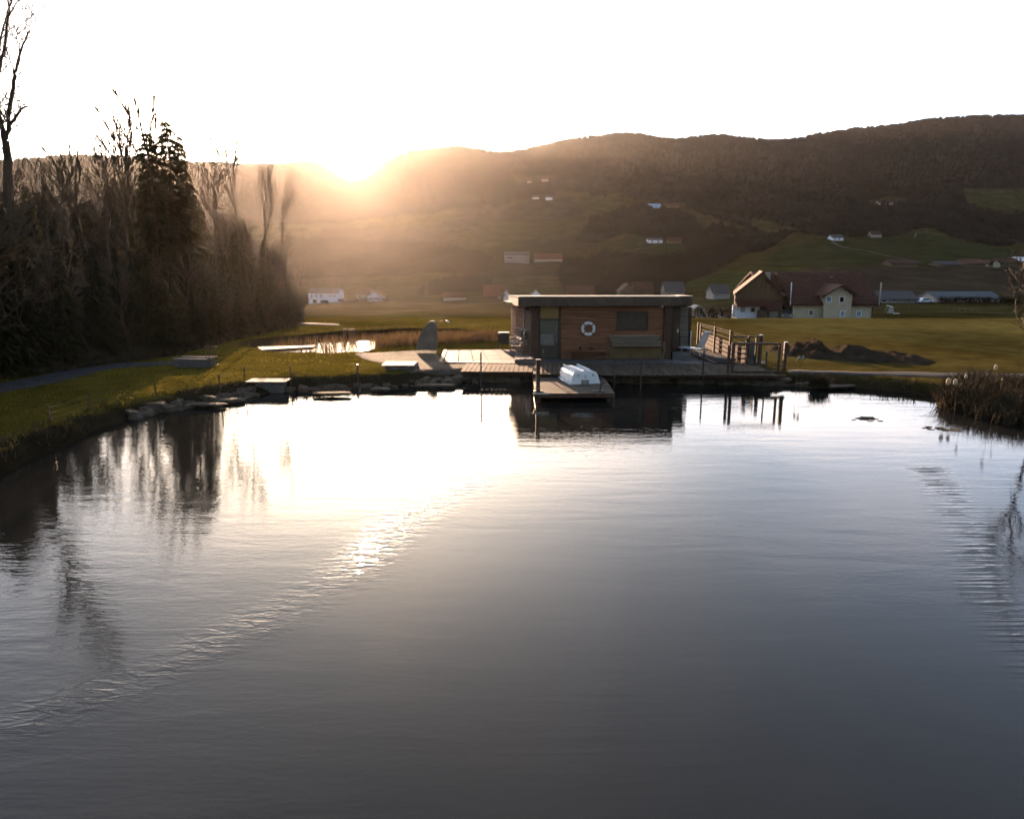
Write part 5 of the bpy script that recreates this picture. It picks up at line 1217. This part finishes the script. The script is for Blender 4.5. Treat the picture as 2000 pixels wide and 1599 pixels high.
house('white two-storey house with shallow grey roof at the far end of the valley meadow', 603, 660, 592, 573, 565, PLW, TILEG, 12, 'side', [(608, 611, 576, 580), (617, 620, 576, 580), (626, 630, 576, 580), (645, 648, 576, 580), (652, 655, 576, 580), (611, 619, 585, 592), (626, 642, 586, 592)], chim=None)
house('brown-roofed house beside the white house in the valley', 697, 722, 588, 574, 563, PLC, TILE, 9, 'side', [(701, 705, 577, 581)])
house('cream house with pointed white gable next to the brown-roofed house', 717, 745, 589, 580, 569, PLW, TILE, 9, 'front', [(724, 728, 581, 585)])
house('red-roofed barn with a white gable end just left of the hut', 946, 984, 587, 577, 559, TILE, TILER, 10, 'side', [(974, 978, 579, 583)])
house('tiny pale house at the very edge of the hut roof in the valley', 984, 993, 587, 573, 566, PLW, TILER, 6, 'front')
house('long low house behind parked things in the valley meadow', 866, 908, 587, 580, 573, PLG, TILE, 8, 'side', [(873, 877, 581, 584), (884, 888, 581, 584), (896, 900, 581, 584)])
house('big pale windowless hall on the slope above the hut', 985, 1034, 514, 499, 492, PLG, TILEG, 16, 'side', [(988, 1002, 502, 505)], name='barn', cat='hall')
house('long barn with an orange-red roof next to the pale hall', 1044, 1098, 511, 506, 496, PLG, TILER, 12, 'side', name='barn', cat='barn')
house('small white shed in front of the orange-red barn', 1058, 1071, 510.5, 507, 505.5, PLW, METAL, 5, 'side', name='shed', cat='shed')
house('little white gable hut peeping over the hut roof', 1037, 1056, 581, 576, 567, PLW, TILEG, 7, 'front')
house('brown house whose bright-edged gable stands over the hut roof', 1212, 1240, 581, 569, 555, BOARD, TILE, 9, 'front')
house('broad dark-roofed house behind the hut roof', 1240, 1275, 580, 568, 553, BOARD, TILE, 10, 'side')
house('dark house with slate roof over the end of the hut roof', 1300, 1336, 579, 569, 552, PLG, TILEG, 9, 'side', [(1306, 1309, 571, 575)])
house('pinkish-roofed low house half hidden by the hut roof', 1110, 1160, 582, 573, 560, BOARD, TILE, 9, 'side')
house('white cottage with grey roof between the hut and the farmhouse', 1393, 1425, 584, 572, 558, PLG, TILEG, 9, 'side', [(1398, 1402, 575, 580), (1415, 1418, 575, 580)])
house('white farm cottage on the green knoll', 1266, 1294, 475, 469, 465, PLW, TILEG, 9, 'side', [(1272, 1275, 470, 474), (1284, 1287, 470, 474)])
house('brown barn beside the white cottage on the knoll', 1306, 1331, 476, 471, 464, BOARD, TILE, 9, 'side', name='barn', cat='barn')
house('light blue sheeted shed high on the hillside clearing', 1267, 1290, 407, 402, 398.5, BLUE, BLUE, 8, 'side', name='shed', cat='shed')
house('dark barn beside the blue shed on the clearing', 1300, 1326, 406, 401, 397, BOARD, TILE, 8, 'side', name='barn', cat='barn')
house('tiny white house in a row high on the misty slope', 1066, 1079, 391, 386, 382, PLW, TILEG, 7, 'side')
house('small white cottage at the end of the misty row', 1040, 1053, 389, 386, 383, PLW, TILEG, 6, 'side')
house('grey farmhouse just below the wooded ridge', 1058, 1071, 355, 350, 345, PLG, TILE, 7, 'side')
house('small grey house beside the farmhouse below the ridge', 1030, 1038, 358, 354, 350, PLG, TILE, 6, 'side')
house('white farmhouse on the crest above the curving hill road', 1626, 1647, 470, 464.5, 459, PLW, TILEG, 8, 'side', [(1629, 1632, 466, 469), (1637, 1640, 466, 469)])
house('dark farm building on the crest right of the white farmhouse', 1703, 1722, 464, 458, 452, PLG, TILE, 8, 'side')
house('tiny house alone at the wood edge high on the dark slope', 1716, 1745, 400, 396, 392, PLG, TILE, 7, 'side')
house('long grey-roofed shed behind the farmhouse beside the swing', 1719, 1792, 592, 585, 571, PLG, TILEG, 10, 'side', [(1721, 1732, 586, 590), (1743, 1749, 586, 590)], name='shed', cat='shed')
house('long pale barn with a bluish roof behind the brown hedge', 1830, 1952, 590, 583, 572, PLG, mat('bluish roof sheet', (.07, .085, .10), .8, spec=.1), 10, 'side', name='barn', cat='barn')
for nm, a, c, yb_, ye, yr2, w_, r_, g_ in (('low red-brown barn with small white gable on the brown field edge', 1741, 1792, 522, 515, 508, BOARD, TILE, 'side'), ('flat dark shed in the farm row on the field edge', 1835, 1874, 522, 517, 511, BOARD, TILEG, 'side'), ('red-roofed barn in the middle of the farm row', 1884, 1924, 522, 515, 507, BOARD, TILER, 'side'),
                                 ('cream gabled house in the farm row beside the dark fir', 1935, 1953, 522.5, 515, 509, PLC, TILE, 'front'), ('brown barn right of the cream gabled house', 1954, 1988, 522, 514, 505, BOARD, TILE, 'side'), ('brown shed with pale roof at the frame edge in the farm row', 1990, 2016, 522, 510, 503, BOARD, METAL, 'side')):
    house(nm, a, c, yb_, ye, yr2, w_, r_, 9, g_)
p = G(1935, 522); put_tree('conifer', p.x, p.y, 26 * scale_at(p), 'dark fir standing beside the cream gabled house', None, 1, .9)
p = G(833, 583); put_tree('conifer', p.x, p.y, 36 * scale_at(p), 'pointed dark fir alone in the valley meadow', None, 0, .8)
for i, (a, b_, h_, lb_) in enumerate(((1776, 614, 40, 'small forked bare tree in the meadow beside the swing'), (1650, 470, 16, 'bare tree beside the white farmhouse on the crest'), (1815, 465, 26, 'rounded tree clump on the crest near the wood'), (1250, 485, 14, 'round bare tree on the road to the knoll'),
                       (1168, 497, 13, 'bare orchard tree below the knoll road'), (1150, 499, 12, 'second bare orchard tree below the knoll road'), (1130, 501, 11, 'third bare orchard tree below the knoll road'), (1200, 494, 13, 'bare orchard tree nearest the knoll cottage'), (1990, 560, 90, 'bare tree in the brown field at the frame edge'), (1395, 577, 26, 'bare tree behind the grey-roofed cottage'), (590, 592, 40, 'bare tree left of the white valley house'), (1555, 598, 0, ''))):
    if h_: 
        p = G(a, b_); put_tree('bare', p.x, p.y, h_ * scale_at(p), lb_, None, i, 1.3)
# hedges
def hedge(label, a, b, h_, dep=1.5, m=HEDGE, Y=None):
    A_, B_ = (G(*a), G(*b)) if Y is None else (Vector((Xat(a[0], Y, -3), Y, 0)), Vector((Xat(b[0], Y, -3), Y, 0))); n = int((B_ - A_).length * 16); P_ = []; r_ = random.Random(3)
    for _ in range(n): 
        p = A_.lerp(B_, r_.random()); P_.append((p.x + r_.gauss(0, .2), p.y + r_.uniform(0, dep), H1(p.x, p.y) + r_.uniform(0, .75) * h_))
    o = blades('hedge', P_, h_ * .4, m, label, 'hedge', .8, .06, kind='thing', seed=5, per=5); return o
hedge('long brown hedge in front of the pale barn', (1838, 594), (1998, 595), 2.2); hedge('brown hedge between the cottage and the farmhouse', (1378, 617), (1434, 622), 2.6, Y=94)
hedge('thin hedge below the white valley houses', (660, 592), (760, 590), 2.0)
b_ = G(1432, 617); 
# garden shed with pale gable edge
gs = G(1363, 617); s_ = scale_at(gs); sh2 = thing('garden_shed', 'small open timber shelter with a pale gable edge behind the hut', 'shelter', (gs.x, gs.y, gs.z - .1)); w_ = 22 * s_; hh_ = 13 * s_
for x_ in (-w_ * .42, -w_ * .14, w_ * .14, w_ * .42): MB().box((x_, 0, hh_ / 2), (.12, .12, hh_)).build('post', WOODL, sh2)
MB().box((0, 1.6, hh_ * .5), (w_ * .84, 2.9, hh_)).build('wall', BOARD, sh2); MB().prismy([(-w_/2, hh_), (0, hh_ + 6.5 * s_), (w_/2, hh_), (w_/2, hh_ + .2), (0, hh_ + 6.5 * s_ + .2), (-w_/2, hh_ + .2)], -.4, 3.4).build('roof', PLG, sh2)
MB().box((0, 1.2, .0), (w_ * 1.3, 3.4, .3)).build('floor_slab', CONCD, sh2)
# swing
sw = G(1740, 612); s_ = scale_at(sw); st = thing('swing_frame', 'white-barred climbing frame with a small grey tent beside the farmhouse', 'play frame', sw)
for a, c in (((-12, 0), (-8, 15)), ((-4, 2), (-8, 15)), ((8, 0), (6, 13))): MB().tube([(a[0] * s_, random.uniform(-.4, .4), a[1] * s_), (c[0] * s_, .3, c[1] * s_)], .06, 5).build('leg', WIRE, st)
MB().tube([(-8 * s_, .3, 15 * s_), (4 * s_, .3, 12 * s_)], .08, 5).build('crossbar', WHITE, st)
MB().tube([(5 * s_, .9, 0), (5 * s_, .9, 12 * s_)], [8 * s_, .3], 6).build('tent', PLG, st); MB().box((4 * s_, -1.2, .05), (11 * s_, .3, .1)).build('footboard', WHITE, st)
# marker posts in the meadow
mf = G(1862, 608); 
t = thing('meadow_fence', 'short row of thin posts with a wire in the meadow', 'fence', mf)
prev = None
for i, a in enumerate((1862, 1873, 1885, 1898, 1911)):
    p = G(a, 608 + i * 1.3); q = p - mf; MB().tube([q, q + Vector((0, 0, .9))], .05, 5).build('post', BOARD, t)
    if prev is not None: MB().tube([prev + Vector((0, 0, .75)), q + Vector((0, 0, .75))], .015, 3).build('wire', WIRE, t)
    prev = q
# ridge-top grove near the sun and tall firs on the hill crest
def ridge_tree(px, top, Y, kind, lb_, i, w_=1): 
    zt = Zat(top, Y); X_ = Xat(px, Y, zt); z = H1(X_, Y); put_tree(kind, X_, Y, max(zt - z, 4), lb_, 'trees along the ridge line', i, w_)
for i, (a, t_) in enumerate(((846, 281), (858, 280), (866, 279), (878, 277), (882, 276.5), (888, 276.5), (894, 277), (899, 280))): ridge_tree(a, t_, 1003, 'bare' if i % 3 else 'conifer', 'leafless tree on the ridge line near the sun' if i % 3 else 'dark conifer on the ridge line near the sun', i, 1.2)
for i, (a, t_) in enumerate(((1196, 253), (1202, 251.5), (1207, 252.5), (1213, 256), (1188, 256))): ridge_tree(a, t_, 1003, 'conifer', 'dark fir standing out on the wooded hilltop', i, 1.0)

# ------------------------------------------------------------------ haze, added to imitate the lens glow round the sun
hz = MB().box((0, 0, 90), (3300, 3300, 250)); hm_ = bpy.data.materials.new('haze'); hm_.use_nodes = True; n = hm_.node_tree.nodes; n.clear()
ou = n.new('ShaderNodeOutputMaterial'); pv_ = n.new('ShaderNodeVolumePrincipled'); pv_.inputs['Color'].default_value = (.97, .90, .83, 1); pv_.inputs['Density'].default_value = .000025; pv_.inputs['Anisotropy'].default_value = .80
hm_.node_tree.links.new(pv_.outputs[0], ou.inputs['Volume'])
ho = hz.build('haze', hm_); tag(ho, kind='stuff')
zmax = float(HT.max()); zmin = float(HT.min())
ho.scale = (1, 1, 1)
print('terrain range', zmin, zmax, 'objects', len(bpy.data.objects))
